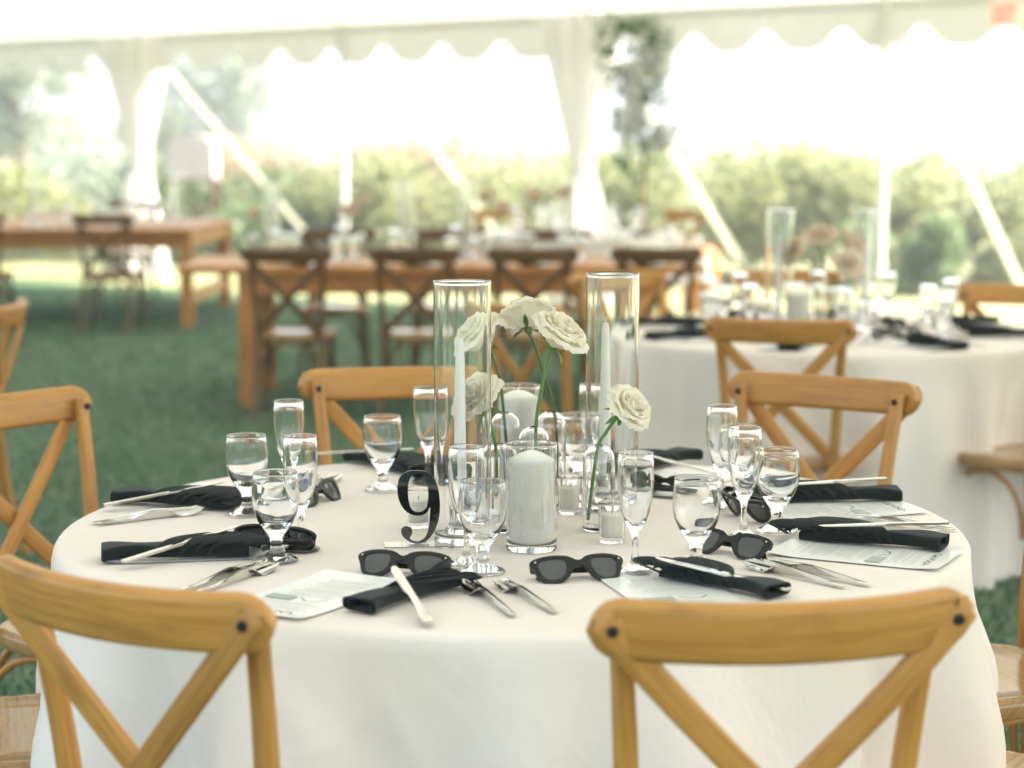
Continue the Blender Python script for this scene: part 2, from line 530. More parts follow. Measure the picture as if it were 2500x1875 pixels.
# roof: rises from this eave to a ridge nearly 8 m inside and falls again behind the camera
cm = MB(); T0, T1, NT, NS = -17.0, 17.0, 48, 36
vv, ff = [], []
for i in range(NS + 1):
    s = -15.6 * i / NS
    q = max(0.0, 1 - abs(s + 7.8) / 7.8)
    for j in range(NT + 1):
        t = T0 + (T1 - T0) * j / NT
        zz = EAVE + 0.02 + 3.1 * (q ** 1.08) - 0.10 * math.sin(PI * min(1, q * 1.0)) * (0.5 - 0.5 * math.cos(2 * PI * (t - 0.634) / 2.83)) * (1 - q)
        vv.append(tp(t, s, zz))
for i in range(NS):
    for j in range(NT):
        a = i * (NT + 1) + j
        ff.append((a, a + 1, a + NT + 2, a + NT + 1))
cm.add(vv, ff)
put(cm, 'canopy', 'canopy', tent, sharp=0)
# webbing seams under the roof, running up from the eave
for k in range(-5, 6):
    t = 0.634 + 2.83 * k
    pts = []
    for i in range(13):
        s = -7.7 * i / 12
        q = max(0.0, 1 - abs(s + 7.8) / 7.8)
        pts.append(tp(t, s, EAVE + 0.012 + 3.1 * (q ** 1.08)))
    put(MB().add(*sweep(pts, rrect(0.05, 0.004))), 'seam_webbing', 'valance', tent)
# scalloped valance
def scallop(u):
    u = u % 1.0
    return 0.17 * math.exp(-((u - 0.5) / 0.20) ** 2)
vm = MB(); vv, ff, n = [], [], 0
t, dt = -14.0, 0.034
PER = 0.68
k = 0
while t < 14.0:
    zb = VAL + scallop(t / PER + 0.15)
    wob = 0.02 * math.sin(t * 1.7) + 0.012 * math.sin(t * 4.3)
    for z, fr in ((EAVE, 0), (EAVE - 0.12, .35), ((EAVE + zb) / 2 - 0.02, .7), (zb, 1)):
        vv.append(tp(t, wob * fr, z))
    if k:
        for r in range(3):
            a = (k - 1) * 4 + r
            ff.append((a, a + 4, a + 5, a + 1))
    k += 1; t += dt
vm.add(vv, ff)
put(vm, 'valance', 'valance', tent, sharp=0)
put(MB().add(*sweep([tp(-14, -0.012, EAVE - 0.02), tp(0, -0.012, EAVE - 0.02), tp(14, -0.012, EAVE - 0.02)], rrect(0.006, 0.07))), 'eave_hem', 'valance', tent)
# side poles, each with its strap to a stake outside
for k in range(-4, 4):
    t = 0.634 + 2.83 * k
    put(MB().add(*sweep([tp(t, -0.03, 0), tp(t, -0.03, EAVE - 0.02)], circ(0.035, 14))), 'side_pole', 'white_metal', tent)
    if k in (-3, -2, -1, 0):
        a, b = tp(t, 0.02, EAVE - 0.03), tp(t, 2.8, 0.05)
        put(MB().add(*sweep([a, b], rrect(0.09, 0.006), up=LN)), 'guy_strap', 'strap', tent)
        put(MB().add(*sweep([b + Vector((0, 0, .02)) - LN * .03, b + LN * 0.05 + Vector((0, 0, 0.16))], circ(0.016, 8))), 'stake', 'white_metal', tent)
    else:
        pass
a, b = tp(0.634 - 8.49, 0.02, EAVE - 0.03), tp(0.634 - 8.49 - 1.7, 1.7, 0.05)
put(MB().add(*sweep([a, b], rrect(0.09, 0.006), up=LN)), 'guy_strap', 'strap', tent)

# fabric drapes gathered round two of the poles
def drape(t, w, label, seed):
    base = tp(t, -0.08, 0)
    e = empty('pole_drape', base)
    tag(e, label, 'drape', 'drapes tied round the tent poles')
    rr = random.Random(seed)
    prof = [(0.02, 0.26), (0.5, 0.20), (0.95, 0.13), (1.12, 0.085), (1.2, 0.08), (1.3, 0.10), (1.7, 0.17), (2.1, 0.235), (2.38, 0.29), (2.46, 0.31)]
    vv, ff, N = [], [], 72
    for z, r in prof:
        for i in range(N):
            a = 2 * PI * i / N
            p = 1 + 0.16 * math.sin(a * 11 + seed) + 0.10 * math.sin(a * 5 + 2 * z + seed * 2)
            vv.append((r * w * p * math.cos(a), r * w * p * math.sin(a), z))
    for i in range(len(prof) - 1):
        for k in range(N):
            ff.append((i * N + k, i * N + (k + 1) % N, (i + 1) * N + (k + 1) % N, (i + 1) * N + k))
    MB().add(vv, ff).build('fabric', 'drape', e, sharp=0)
    MB().add(*lathe([(0.075 * w, 1.13), (0.095 * w, 1.14), (0.095 * w, 1.19), (0.075 * w, 1.2)], 24)).build('tie_band', 'drape', e)
    return e
drape(0.634 - 2.83, 1.1, 'grey-white fabric drape tied round pole beside the small leafy tree', 1)
drape(0.634 - 8.49, 1.05, 'bright white fabric drape on pole at left behind the farm table', 2)

# round bulbs at the pole heads
for t, lab in ((0.634 - 2.83, 'small round white bulb above the small leafy tree'), (0.634 + 0.08, 'small round white bulb at the top of the right-hand tent pole')):
    b = empty('light_bulb', tp(t, -0.22, EAVE - 0.02)); tag(b, lab, 'bulb', 'bulbs at the tent eave')
    MB().add(*lathe([(0, -0.05), (0.025, -0.043), (0.04, -0.02), (0.042, 0), (0.034, 0.022), (0.018, 0.04), (0, 0.042)], 16)).build('globe', 'white_plastic', b)
    MB().add(*lathe([(0, 0.035), (0.018, 0.036), (0.018, 0.07), (0, 0.07)], 12)).build('socket', 'white_metal', b)

# exit sign hung on the valance
p = tp(1.62, -0.05, 2.345)
ex = empty('exit_sign', p, math.atan2(LD.y, LD.x)); tag(ex, 'small pale exit sign with red letters on the tent valance', 'sign')
MB().add(*box(-0.115, 0.115, -0.008, 0.008, -0.095, 0.095)).build('panel', 'sign_pale', ex)
tm = finish(text_mesh('EXIT', 0.15, 0.004, 'lettering'), 'red')
for v in tm.vertices: v.co = (v.co.x * 0.62, v.co.y * 1.25, v.co.z)
obj('lettering', tm, ex, (0, -0.011, 0), (R(90), 0, 0))

# ------------------------------------------------------------------ vegetation beyond the tent
M['leaf_pale'] = leafmat('pale_shrub_leaf', (0.30, 0.34, 0.13), (0.50, 0.51, 0.28))
M['leaf_green'] = leafmat('green_shrub_leaf', (0.14, 0.22, 0.09), (0.32, 0.40, 0.19))
M['leaf_grey'] = leafmat('grey_green_leaf', (0.32, 0.38, 0.27), (0.50, 0.54, 0.42))
M['leaf_red'] = leafmat('reddish_leaf', (0.42, 0.31, 0.19), (0.52, 0.46, 0.28))
M['leaf_olive'] = leafmat('olive_tree_leaf', (0.08, 0.15, 0.07), (0.24, 0.32, 0.18), trans=0.4)

def leaves(rsd, clumps, n, size, aspect=0.55):
    """clumps: list of (x,y,z,rx,ry,rz); returns verts, faces of n leaf quads spread over the clumps"""
    vv, ff = [], []
    C_ = np.array(clumps); wgt = C_[:, 3] * C_[:, 4] * C_[:, 5]; wgt = wgt / wgt.sum()
    pick = rsd.choice(len(clumps), n, p=wgt)
    d = rsd.randn(n, 3); d /= np.linalg.norm(d, axis=1)[:, None]
    rad = rsd.rand(n) ** 0.42 * np.where(rsd.rand(n) < .14, 1.0 + .45 * rsd.rand(n), 1.0)
    c = C_[pick, :3] + d * rad[:, None] * C_[pick, 3:]
    a = rsd.randn(n, 3); a /= np.linalg.norm(a, axis=1)[:, None]
    b = np.cross(a, rsd.randn(n, 3)); b /= np.linalg.norm(b, axis=1)[:, None]
    s = size * (0.6 + 0.8 * rsd.rand(n))[:, None]
    q = np.stack([c - a * s, c + b * s * aspect, c + a * s, c - b * s * aspect], 1).reshape(-1, 3)
    q[:, 2] = np.maximum(q[:, 2], 0.01)
    return q, np.arange(n * 4).reshape(-1, 4)

def leaf_obj(name, q, f, mat, parent):
    me = bpy.data.meshes.new(name)
    n = len(f)
    me.vertices.add(len(q)); me.loops.add(n * 4); me.polygons.add(n)
    me.vertices.foreach_set('co', q.ravel())
    me.loops.foreach_set('vertex_index', f.ravel().astype(np.int32))
    me.polygons.foreach_set('loop_start', np.arange(0, n * 4, 4, dtype=np.int32))
    me.polygons.foreach_set('loop_total', np.full(n, 4, dtype=np.int32))
    me.materials.append(M[mat]); me.update()
    return obj(name, me, parent)

def shrub(x, y, w, h, mat, n, seed, label, size=0.05, group='shrubs growing beyond the tent'):
    rsd = np.random.RandomState(seed)
    e = empty('shrub', (x, y, 0)); tag(e, label, 'shrub', group)
    cl = []
    for i in range(22):
        a = rsd.rand() * 2 * PI; r = w * 0.44 * math.sqrt(rsd.rand())
        zz = h * (0.15 + 0.70 * rsd.rand() * (1 - (r / w) ** 2))
        cs = w * (0.07 + 0.13 * rsd.rand())
        cl.append((r * math.cos(a), r * math.sin(a) * 0.8, zz, cs, cs, min(cs * 0.9, h - zz, 0.9 * zz)))
    leaf_obj('foliage', *leaves(rsd, cl, n, size), mat, e)
    for i in range(3):
        c = cl[i]
        MB().add(*sweep(catmull([(0.05 * i - 0.05, 0, 0), (c[0] * .4, c[1] * .4, c[2] * .55), (c[0], c[1], c[2])], 4), circ(0.02 * h, 6), scale=lambda t: 1 - 0.7 * t)).build('stem', 'bark', e)
    return e

def tree(x, y, h, w, mat, n, seed, label, size=0.10):
    rsd = np.random.RandomState(seed)
    e = empty('tree', (x, y, 0)); tag(e, label, 'tree', 'trees far beyond the tent')
    cl = []
    for i in range(16):
        a = rsd.rand() * 2 * PI; r = w * 0.4 * math.sqrt(rsd.rand())
        zz = h * (0.35 + 0.52 * rsd.rand())
        cs = w * (0.11 + 0.11 * rsd.rand())
        cl.append((r * math.cos(a), r * math.sin(a), zz, cs, cs, cs * 0.7))
    leaf_obj('crown', *leaves(rsd, cl, n, size), mat, e)
    MB().add(*sweep(catmull([(0, 0, 0), (0.1, 0, h * .25), (-0.05, .1, h * .5), (0, 0, h * .8)], 5), circ(0.035 * h, 10), scale=lambda t: 1 - 0.8 * t)).build('trunk', 'bark', e)
    for i in range(4):
        c = cl[i]
        MB().add(*sweep(catmull([(0, 0, h * .3), (c[0] * .5, c[1] * .5, h * .42), c[:3]], 4), circ(0.014 * h, 7), scale=lambda t: 1 - 0.75 * t)).build('limb', 'bark', e)
    return e

SH = [  # x, y, w, h, mat, n, label, leaf size
    (3.2, 20.3, 2.6, 1.62, 'leaf_pale', 5200, 'pale yellow-green shrub behind the second round table glassware', .055),
    (4.7, 20.2, 2.5, 1.40, 'leaf_pale', 5200, 'pale green shrub right of the right-hand tent pole', .055),
    (6.1, 20.4, 2.5, 1.34, 'leaf_pale', 5200, 'light green shrub at the right edge of the view', .055),
    (3.75, 18.6, 1.2, 0.85, 'leaf_green', 2600, 'low green shrub beside the foot of the right-hand pole', .05),
    (4.9, 18.9, 1.2, 0.75, 'leaf_pale', 2400, 'low leafy shrub behind the chair at far right', .05),
    (1.9, 21.4, 2.6, 1.5, 'leaf_pale', 4600, 'pale shrub between leafy tree and second round table', .06),
    (0.5, 23.0, 2.9, 1.36, 'leaf_pale', 4600, 'washed-out pale shrub just right of the draped pole', .06),
    (-0.7, 25.0, 2.8, 1.52, 'leaf_red', 4200, 'russet-tinged shrub in the middle distance left of the draped pole', .06),
    (-1.5, 23.6, 2.6, 1.30, 'leaf_pale', 4400, 'pale shrub right behind the plain left tent pole', .06),
    (-2.9, 25.6, 2.8, 1.55, 'leaf_red', 4200, 'russet-tinged shrub left of the plain left tent pole', .06),
    (-3.5, 23.8, 2.6, 1.22, 'leaf_green', 4200, 'green shrub behind the gap between the farm tables', .06),
    (-5.0, 25.2, 2.8, 1.5, 'leaf_grey', 4200, 'grey green shrub behind the left white drape', .06),
    (-6.3, 24.0, 2.8, 1.25, 'leaf_pale', 4200, 'pale sunlit shrub at the far left behind the farm table', .06),
]
for i, (x, y, w, h, mt, n, lab, sz) in enumerate(SH): shrub(x, y, w, h, mt, n, 20 + i, lab, sz)
tree(-8.2, 33.0, 4.3, 3.6, 'leaf_grey', 3600, 61, 'grey green tree at far left beyond the tent', .10)
tree(-5.9, 37.0, 3.4, 3.2, 'leaf_grey', 2600, 62, 'smaller green tree between guy strap and left drape', .10)
tree(-10.9, 38.0, 4.6, 4.0, 'leaf_grey', 3400, 63, 'broad tree cut by the left picture edge', .12)

# distant low hedge line and hills that close the view
def ridge(name, y, h, mat, seed, label):
    rsd = random.Random(seed)
    ph = [rsd.random() * 6 for _ in range(5)]
    vv, ff = [], []
    N = 90
    for i in range(N + 1):
        x = -80 + 160 * i / N
        top = h * (0.75 + 0.16 * math.sin(x * .11 + ph[0]) + 0.09 * math.sin(x * .31 + ph[1]) + 0.04 * math.sin(x * 1.1 + ph[2]))
        vv += [(x, y, -0.05), (x, y + 6, top * .8), (x, y + 14, top), (x, y + 40, -0.05)]
    for i in range(N):
        for k in range(3):
            a = i * 4 + k; ff.append((a, a + 4, a + 5, a + 1))
    o = MB().add(vv, ff).build(name, mat, sharp=0)
    tag(o, label, kind='structure'); return o
m_, t_, p_ = newmat('far_scrub')
_, _, cr_ = noise_col(m_, t_, p_, 'Object', 0.8, (0.14, 0.17, 0.08), (0.30, 0.28, 0.16), detail=8)
t_.links.new(cr_.outputs[0], p_.inputs['Base Color']); p_.inputs['Roughness'].default_value = 1.0
M['far_scrub'] = m_
ridge('hill', 55, 2.2, 'far_scrub', 5, 'low pale scrub-covered rise far behind the tent')

# lawn sheet from inside the eave outwards, sunlight put into its yellow colour
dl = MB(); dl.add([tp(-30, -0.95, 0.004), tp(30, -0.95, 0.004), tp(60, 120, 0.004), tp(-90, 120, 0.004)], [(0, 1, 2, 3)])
m_, t_, p_ = newmat('sun_tint_lawn_sheet')
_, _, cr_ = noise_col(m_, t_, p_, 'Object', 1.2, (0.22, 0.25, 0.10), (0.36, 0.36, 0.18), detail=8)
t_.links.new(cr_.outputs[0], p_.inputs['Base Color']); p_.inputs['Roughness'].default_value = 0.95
M['sun_tint_lawn'] = m_
tag(dl.build('lawn', 'sun_tint_lawn', smooth=False), 'lawn at and beyond the eave with sunlight put into its pale yellow colour', kind='structure')

# volume added to wash out the background, in place of glare and overexposure
hz = MB().add(*box(-150, 150, -50, 230, -1.0, 7.0, .01)).build('glare_haze', 'ground', smooth=False)
mh = bpy.data.materials.new('glare_haze_air'); mh.use_nodes = True
th = mh.node_tree; th.nodes.remove(th.nodes['Principled BSDF'])
pv_ = th.nodes.new('ShaderNodeVolumePrincipled')
pv_.inputs['Color'].default_value = (0.98, 0.98, 0.95, 1)
pv_.inputs['Density'].default_value = 0.015
pv_.inputs['Anisotropy'].default_value = 0.3
th.links.new(pv_.outputs[0], th.nodes['Material Output'].inputs['Volume'])
hz.data.materials.clear(); hz.data.materials.append(mh)
tag(hz, 'added pale air volume in place of glare and overexposure', 'glare_haze', kind='stuff')

# small leafy tree with white blossoms inside the eave
rsd = np.random.RandomState(9)
tx, ty = 1.01, 16.1
e = empty('potted_tree', (tx, ty, 0)); tag(e, 'slim small tree with green leaves and white blossoms by the draped pole', 'tree')
cl = [(-.22, 0, 2.25, .17, .17, .17), (0.0, .05, 2.32, .2, .2, .13), (.2, 0, 2.2, .13, .15, .16), (-.2, 0, 1.95, .16, .16, .2), (.02, 0, 1.85, .2, .2, .22), (.22, 0, 1.8, .13, .13, .16),
      (-.06, .05, 1.55, .2, .2, .2), (.1, 0, 1.35, .16, .16, .18), (-.1, 0, 1.25, .12, .12, .12), (0.03, 0, 2.05, .2, .2, .2), (.28, 0, 1.5, .1, .1, .12)]
leaf_obj('crown', *leaves(rsd, cl, 900, 0.045, 0.4), 'leaf_olive', e)
bl = [(.13, -.1, 2.02, .14, .1, .13), (-.04, -.15, 1.9, .08, .08, .18), (-.05, -.12, 1.6, .1, .1, .12), (.2, -.1, 1.45, .1, .1, .12)]
q, f = leaves(rsd, bl, 420, 0.04, 0.9)
M['blossom'] = leafmat('white_blossom', (0.75, 0.75, 0.74), (0.85, 0.85, 0.84), trans=0.5)
tag(leaf_obj('blossoms', q, f, 'blossom', e), kind='stuff')
MB().add(*sweep(catmull([(0.05, 0, 0.3), (.05, 0, .8), (.06, 0, 1.2), (0, 0, 1.7), (-.05, 0, 2.2)], 5), circ(0.022, 8), scale=lambda t: 1.1 - 0.8 * t)).build('trunk', 'bark', e)
MB().add(*lathe([(0, 0), (.15, 0), (.19, .33), (.2, .36), (.175, .36), (.165, .3), (0, .3)], 24)).build('pot', 'dark_brown', e)

# orange drinks cooler with white panel, beyond the second table
e = empty('drinks_cooler', (1.58, 16.7, 0)); tag(e, 'orange drinks cooler with a white panel on its front', 'cooler')
MB().add(*lathe([(0, 0), (.13, 0), (.145, .03), (.155, .40), (.15, .48), (.12, .53), (.06, .55), (0, .552)], 28)).build('body', 'orange', e)
pv, pf = [], []
for i in range(7):
    a = -PI / 2 + R(-26 + 52 * i / 6)
    for z in (.28, .47): pv.append((.158 * math.cos(a), .158 * math.sin(a), z))
    if i: pf.append((2 * i - 2, 2 * i, 2 * i + 1, 2 * i - 1))
MB().add(pv, pf).build('panel', 'white_plastic', e)
MB().add(*sweep(catmull([(-.15, 0, .45), (-.17, 0, .55), (0, 0, .585), (.17, 0, .55), (.15, 0, .45)], 5), circ(.008, 6))).build('handle', 'dark_brown', e)

# pale canvas-topped cart far behind the left farm table
e = empty('canvas_cart', (-3.75, 23.6, 0)); tag(e, 'pale beige canvas-topped cart with brown posts far behind the left farm table', 'cart')
vv, ff = [], []
for i in range(9):
    a = PI * i / 8
    x = -.27 * math.cos(a); z = 1.33 + .17 * math.sin(a) ** .6
    vv += [(x, -.25, z), (x, .25, z)]
    if i: ff.append((2 * i - 2, 2 * i - 1, 2 * i + 1, 2 * i))
vv += [(-.27, -.25, 0.98), (.27, -.25, 0.98), (.27, .25, 0.98), (-.27, .25, 0.98)]
ff += [tuple(range(0, 18, 2)) + (19, 18), tuple(range(17, 0, -2)) + (21, 20)]
ff += [(18, 21, 1, 0), (19, 16, 17, 20)]
MB().add(vv, ff).build('canvas_top', 'beige', e)
for sx in (-.27, .27):
    for sy in (-.23, .23):
        MB().add(*box(sx - .025, sx + .025, sy - .025, sy + .025, 0, 1.0)).build('post', 'dark_brown', e)
for z in (.62, .3):
    MB().add(*box(-.25, .25, -.24, .24, z, z + .03)).build('shelf', 'dark_brown', e)
MB().add(*box(-.29, .29, -.27, .27, .955, .985)).build('rim', 'dark_brown', e)

# ------------------------------------------------------------------ cross-back chair
def make_chair():
    e = empty('crossback_chair')
    CZ, HC, LC = 0.852, 0.0375, 0.228
    lean = R(11)
    def cresty(x): return -0.262 - 0.052 * (1 - (x / LC) ** 2)
    # crest rail
    vv, ff, uv = [], [], []
    N = 48
    xs = []
    for i in range(N + 1):
        u = -1 + 2 * i / N
        xs.append(LC * (math.copysign(1 - (1 - abs(u)) ** 2.1, u)))
    m = None
    for x in xs:
        e_ = max(0.0, abs(x) - (LC - HC)) / HC
        hh = HC * math.sqrt(max(0.012, 1 - e_ * e_))
        dy = (cresty(x + 0.002) - cresty(x - 0.002)) / 0.004
        nrm = Vector((-dy, 1, 0)).normalized()
        sec = rrect(0.026, 2 * hh, 0.40, 3)
        m = len(sec)
        w = 0
        for k, (a, b) in enumerate(sec):
            if k: w += math.hypot(a - sec[k - 1][0], b - sec[k - 1][1])
            p = Vector((x, cresty(x), CZ + .004 * (x / LC) ** 2)) + nrm * (a * math.cos(lean)) + Vector((0, -math.sin(lean) * b, math.cos(lean) * b + a * math.sin(lean)))
            vv.append(p); uv.append((x, w))
    for i in range(N):
        for k in range(m):
            k2 = (k + 1) % m
            ff.append((i * m + k, (i + 1) * m + k, (i + 1) * m + k2, i * m + k2))
    ff.append(tuple(range(m))); ff.append(tuple(N * m + k for k in range(m - 1, -1, -1)))
    MB().add(vv, ff, uv).build('crest_rail', 'wood', e, sharp=60)
    # rear legs running up into the stiles
    for s in (-1, 1):
        path = catmull([(s * .178, -.285, 0), (s * .168, -.225, .22), (s * .162, -.200, .45), (s * .172, -.213, .65), (s * .187, -.246, .845), (s * .1885, -.250, .868)], 6)
        lg = MB().add(*sweep(path, rrect(.033, .030, .38, 3), up=(0, 1, 0), scale=lambda t: 0.86 + 0.14 * math.sin(PI * min(1, t * 1.4)))).build('rear_leg', 'wood', e, sharp=60)
        screw((s * .187, -.2285, .852), lg)
        # cross brace: from the crest end on this side to the seat corner on the other
        off = 0.006 * s
        yb = -0.283
        path = catmull([(s * .2110, yb - .003, .866), (s * .2065, yb - .004, .856), (s * .13, -.276 - off, .768), (0.0, -.252 - off * 1.3, .628), (-s * .10, -.226 - off, .522), (-s * .150, -.205 - off, .462)], 6)
        cb = MB().add(*sweep(path, rrect(.037, .0125, .45, 3), up=(0, 1, 0))).build('cross_brace', 'wood', e, sharp=60)
        screw((s * .2065, yb - .012, .856), cb)
        # front leg
        path = catmull([(s * .188, .19, 0), (s * .176, .175, .25), (s * .165, .155, .425)], 5)
        MB().add(*sweep(path, circ(.017, 12), up=(0, 1, 0), scale=lambda t: .72 + .28 * t)).build('front_leg', 'wood', e)
    screw((0, -.266, .628), cb)
    # seat
    out = []
    NS_ = 48
    for i in range(NS_):
        a = 2 * PI * i / NS_
        ca, sa = math.cos(a), math.sin(a)
        ex_ = 2 / 3.6
        x = math.copysign(abs(ca) ** ex_, ca); y = math.copysign(abs(sa) ** ex_, sa)
        wid = .2 + .022 * y
        out.append((x * wid, y * .205 + .005))
    vv, ff, uv = [], [], []
    rings = [(0.90, .415), (0.985, .417), (1.0, .424), (1.0, .440), (0.985, .449), (0.955, .4525), (0.90, .4525), (0.88, .4505), (0.6, .448), (0.3, .446)]
    for sc_, z in rings:
        for (x, y) in out:
            vv.append((x * sc_, y * sc_, z)); uv.append((x * sc_, y * sc_ + z))
    for r in range(len(rings) - 1):
        for k in range(NS_):
            k2 = (k + 1) % NS_
            ff.append((r * NS_ + k, r * NS_ + k2, (r + 1) * NS_ + k2, (r + 1) * NS_ + k))
    ff.append(tuple(range(NS_ - 1, -1, -1)))
    ff.append(tuple((len(rings) - 1) * NS_ + k for k in range(NS_)))
    MB().add(vv, ff, uv).build('seat', 'seat_wood', e, sharp=50)
    # bentwood hoops under the seat
    cor = [(-.17, -.20), (.17, -.20), (.17, .165), (-.17, .165)]
    for k in range(4):
        (x0, y0), (x1, y1) = cor[k], cor[(k + 1) % 4]
        pts = []
        for i in range(13):
            a = PI * i / 12
            t = .5 - .46 * math.cos(a)
            pts.append((x0 + (x1 - x0) * t, y0 + (y1 - y0) * t, .22 + .188 * math.sin(a) ** .8))
        MB().add(*sweep(pts, rrect(.016, .016, .4, 2), up=(y0 - y1, x1 - x0, .01))).build('arched_brace', 'wood', e, sharp=60)
    return e
SCREW = None
def screw(p, parent):
    global SCREW
    if SCREW is None:
        SCREW = MB().add(*lathe([(0, -.004), (.006, -.003), (.0072, 0), (.006, .003), (0, .004)], 10)).mesh('screw', 'screw')
    o = obj('screw', SCREW, parent, p, (R(90), 0, 0))
    return o

chair0 = make_chair()
_used = [False]
def chair(cx, cy, face, label, group, dark=False):
    """cx,cy: ground point below the crest's middle; face: azimuth the chair looks along, from +Y towards +X (degrees)"""
    o = chair0 if not _used[0] else copy_tree(chair0)
    _used[0] = True
    a = R(face)
    d = .268
    o.location = (cx + math.sin(a) * d, cy + math.cos(a) * d, 0)
    o.rotation_euler = (0, 0, -a)
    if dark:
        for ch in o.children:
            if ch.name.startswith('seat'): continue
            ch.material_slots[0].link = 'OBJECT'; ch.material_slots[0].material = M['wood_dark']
    tag(o, label, 'chair', group)
    return o
G9 = 'wooden cross-back chairs round the nearest table'
chair(.315, 2.275, -8.5, 'wooden cross-back chair at the front right, its whole back towards the camera', G9)
chair(-.470, 2.380, 33, 'wooden cross-back chair at the front left, cut by the picture edge', G9)
chair(.690, 4.405, 212.5, 'wooden cross-back chair facing the camera behind the right-hand flutes', G9)
chair(-.262, 4.575, 171, 'wooden cross-back chair facing the camera behind the left water goblet', G9)
chair(-1.037, 4.07, 122, 'wooden cross-back chair left of the table, half out of the picture', G9)
chair(-1.12, 3.12, 76, 'cross-back chair at the lower left edge, only its seat corner showing', G9)
chair(1.10, 3.62, -104, 'cross-back chair at the right edge whose upright stands before the turf', G9)
chair(.98, 2.72, -59, 'cross-back chair at the bottom right corner with broad pale seat', G9)
G2 = 'wooden cross-back chairs round the second table'
chair(.800, 5.93, 16, 'cross-back chair seen from behind at the near side of the second round table', G2)
chair(.02, 6.47, 48, 'cross-back chair behind the rose heads, left of the second round table', G2)
chair(.43, 8.02, 153, 'cross-back chair behind the right tall glass cylinder facing the second table', G2)
chair(1.12, 8.15, 181, 'cross-back chair behind the blush roses of the second table', G2)
chair(1.86, 7.30, 197, 'cross-back chair at the right edge facing the camera before the shrubs', G2)
chair(1.73, 5.92, -28, 'cross-back chair seat with arched legs at the right edge by the second table', G2)
chair(-1.66, 6.50, -92, 'cross-back chair seen edge-on at the left picture edge', None)

# ------------------------------------------------------------------ linen table cloths
def tablecloth(cx, cy, RT, label, seed, mat='cloth', creases=(), top=TZ, hem=0.012, flare=.040, amp=.085):
    rr = random.Random(seed)
    ph = [rr.random() * 2 * PI for _ in range(6)]
    N = 420
    rows = [(0.0, top), (.25 * RT, top), (.5 * RT, top), (.75 * RT, top), (.93 * RT, top), (RT - .012, top), (RT - .004, top - .0025), (RT + .001, top - .010)]
    NZ = 26
    vv, ff, uv = [(cx, cy, top)], [], [(0, 0)]
    def radial(a, dz):
        q = min(1, dz / .27)
        f1 = math.sin(9 * a + ph[0] + 0.8 * math.sin(2 * a + ph[3]))
        f2 = math.sin(15 * a + ph[1] + 1.1 * math.sin(3 * a + ph[4]))
        f3 = math.sin(4 * a + ph[2])
        f4 = math.sin(31 * a + ph[5] + 1.6 * math.sin(5 * a + ph[0]))
        fold = (0.60 * (abs(f1) ** 1.5 * math.copysign(1, f1)) + 0.34 * f2 + 0.25 * f3 + .12 * f4 * min(1, dz / .2))
        r_ = RT + .003 + flare * (dz / .75) ** .9 + amp * (q ** 1.05) * fold
        for a0, k_, hgt in creases:
            r_ += hgt * min(1, max(0, dz - .05) / .08) * math.exp(-((a - a0 - k_ * dz) / .018) ** 2)
        return r_
    allr = []
    for r, z in rows[1:]:
        allr.append([(cx + r * math.sin(2 * PI * i / N), cy + r * math.cos(2 * PI * i / N), z) for i in range(N)])
    for k in range(1, NZ + 1):
        z = (top - .010) + (hem - top + .010) * (k / NZ) ** 1.15
        dz = top - z
        row = []
        for i in range(N):
            a = 2 * PI * i / N
            r = radial(a, dz)
            row.append((cx + r * math.sin(a), cy + r * math.cos(a), z))
        allr.append(row)
    for row in allr:
        for i, p in enumerate(row): vv.append(p); uv.append((p[0], p[1]))
    for i in range(N): ff.append((0, 1 + (i + 1) % N, 1 + i))
    for r in range(len(allr) - 1):
        for i in range(N):
            a = 1 + r * N + i; b = 1 + r * N + (i + 1) % N
            ff.append((a, b, b + N, a + N))
    mb = MB().add([(x - cx, y - cy, z) for x, y, z in vv], ff, uv)
    o = mb.build('tablecloth', mat, loc=(cx, cy, 0), sharp=0)
    tag(o, label, 'tablecloth', 'white cloths over round tables')
    return o
CX, CY = 0.0, 3.318
tablecloth(CX, CY, .757, 'white floor-length cloth over the nearest round table with the number nine', 3, creases=((PI + .53, -1.22, .010), (PI + .30, -.75, .006), (PI - .12, .35, .005), (PI + .80, -.9, .007)))
tablecloth(1.09, 6.82, .757, 'white floor-length cloth over the second round table at right', 8, mat='cloth2')
tablecloth(.47, 14.3, .75, 'white cloth on the far round table behind the farm table', 11, mat='cloth', hem=.42, flare=.06, amp=.03)

# ------------------------------------------------------------------ farm tables
def farm_table(x0, x1, y0, y1, label, lx0, lx1):
    e = empty('farm_table', ((x0 + x1) / 2, (y0 + y1) / 2, 0)); tag(e, label, 'table', 'wooden farm tables')
    L = e.location
    n = 5; w = (y1 - y0) / n
    for i in range(n):
        a = y0 + i * w
        put(MB().add(*box(x0, x1, a + .002, a + w - .002, .725, .765, .004)), 'plank', 'farm_wood', e)
    for y in (y0 + .06, y1 - .085):
        put(MB().add(*box(lx0 + .02, lx1 - .02, y, y + .025, .615, .724, .003)), 'apron', 'farm_wood', e)
    for x in (lx0 + .02, lx1 - .045):
        put(MB().add(*box(x, x + .025, y0 + .0852, y1 - .0852, .615, .723, .003)), 'apron', 'farm_wood', e)
    for x in (lx0, lx1 - .095):
        for y in (y0 + .05, y1 - .145):
            put(MB().add(*box(x, x + .095, y, y + .095, 0, .7245, .004)), 'leg', 'farm_wood', e)
        put(MB().add(*box(x + .03, x + .065, y0 + .146, y1 - .146, .17, .27, .004)), 'stretcher', 'farm_wood', e)
    return e
farm_table(-1.76, 1.02, 10.45, 11.45, 'brown wooden farm table with three chairs behind the vases', -1.45, .72)
farm_table(-5.2, -2.42, 15.0, 17.2, 'wooden farm table at far left with sunlit right end', -4.9, -2.42)

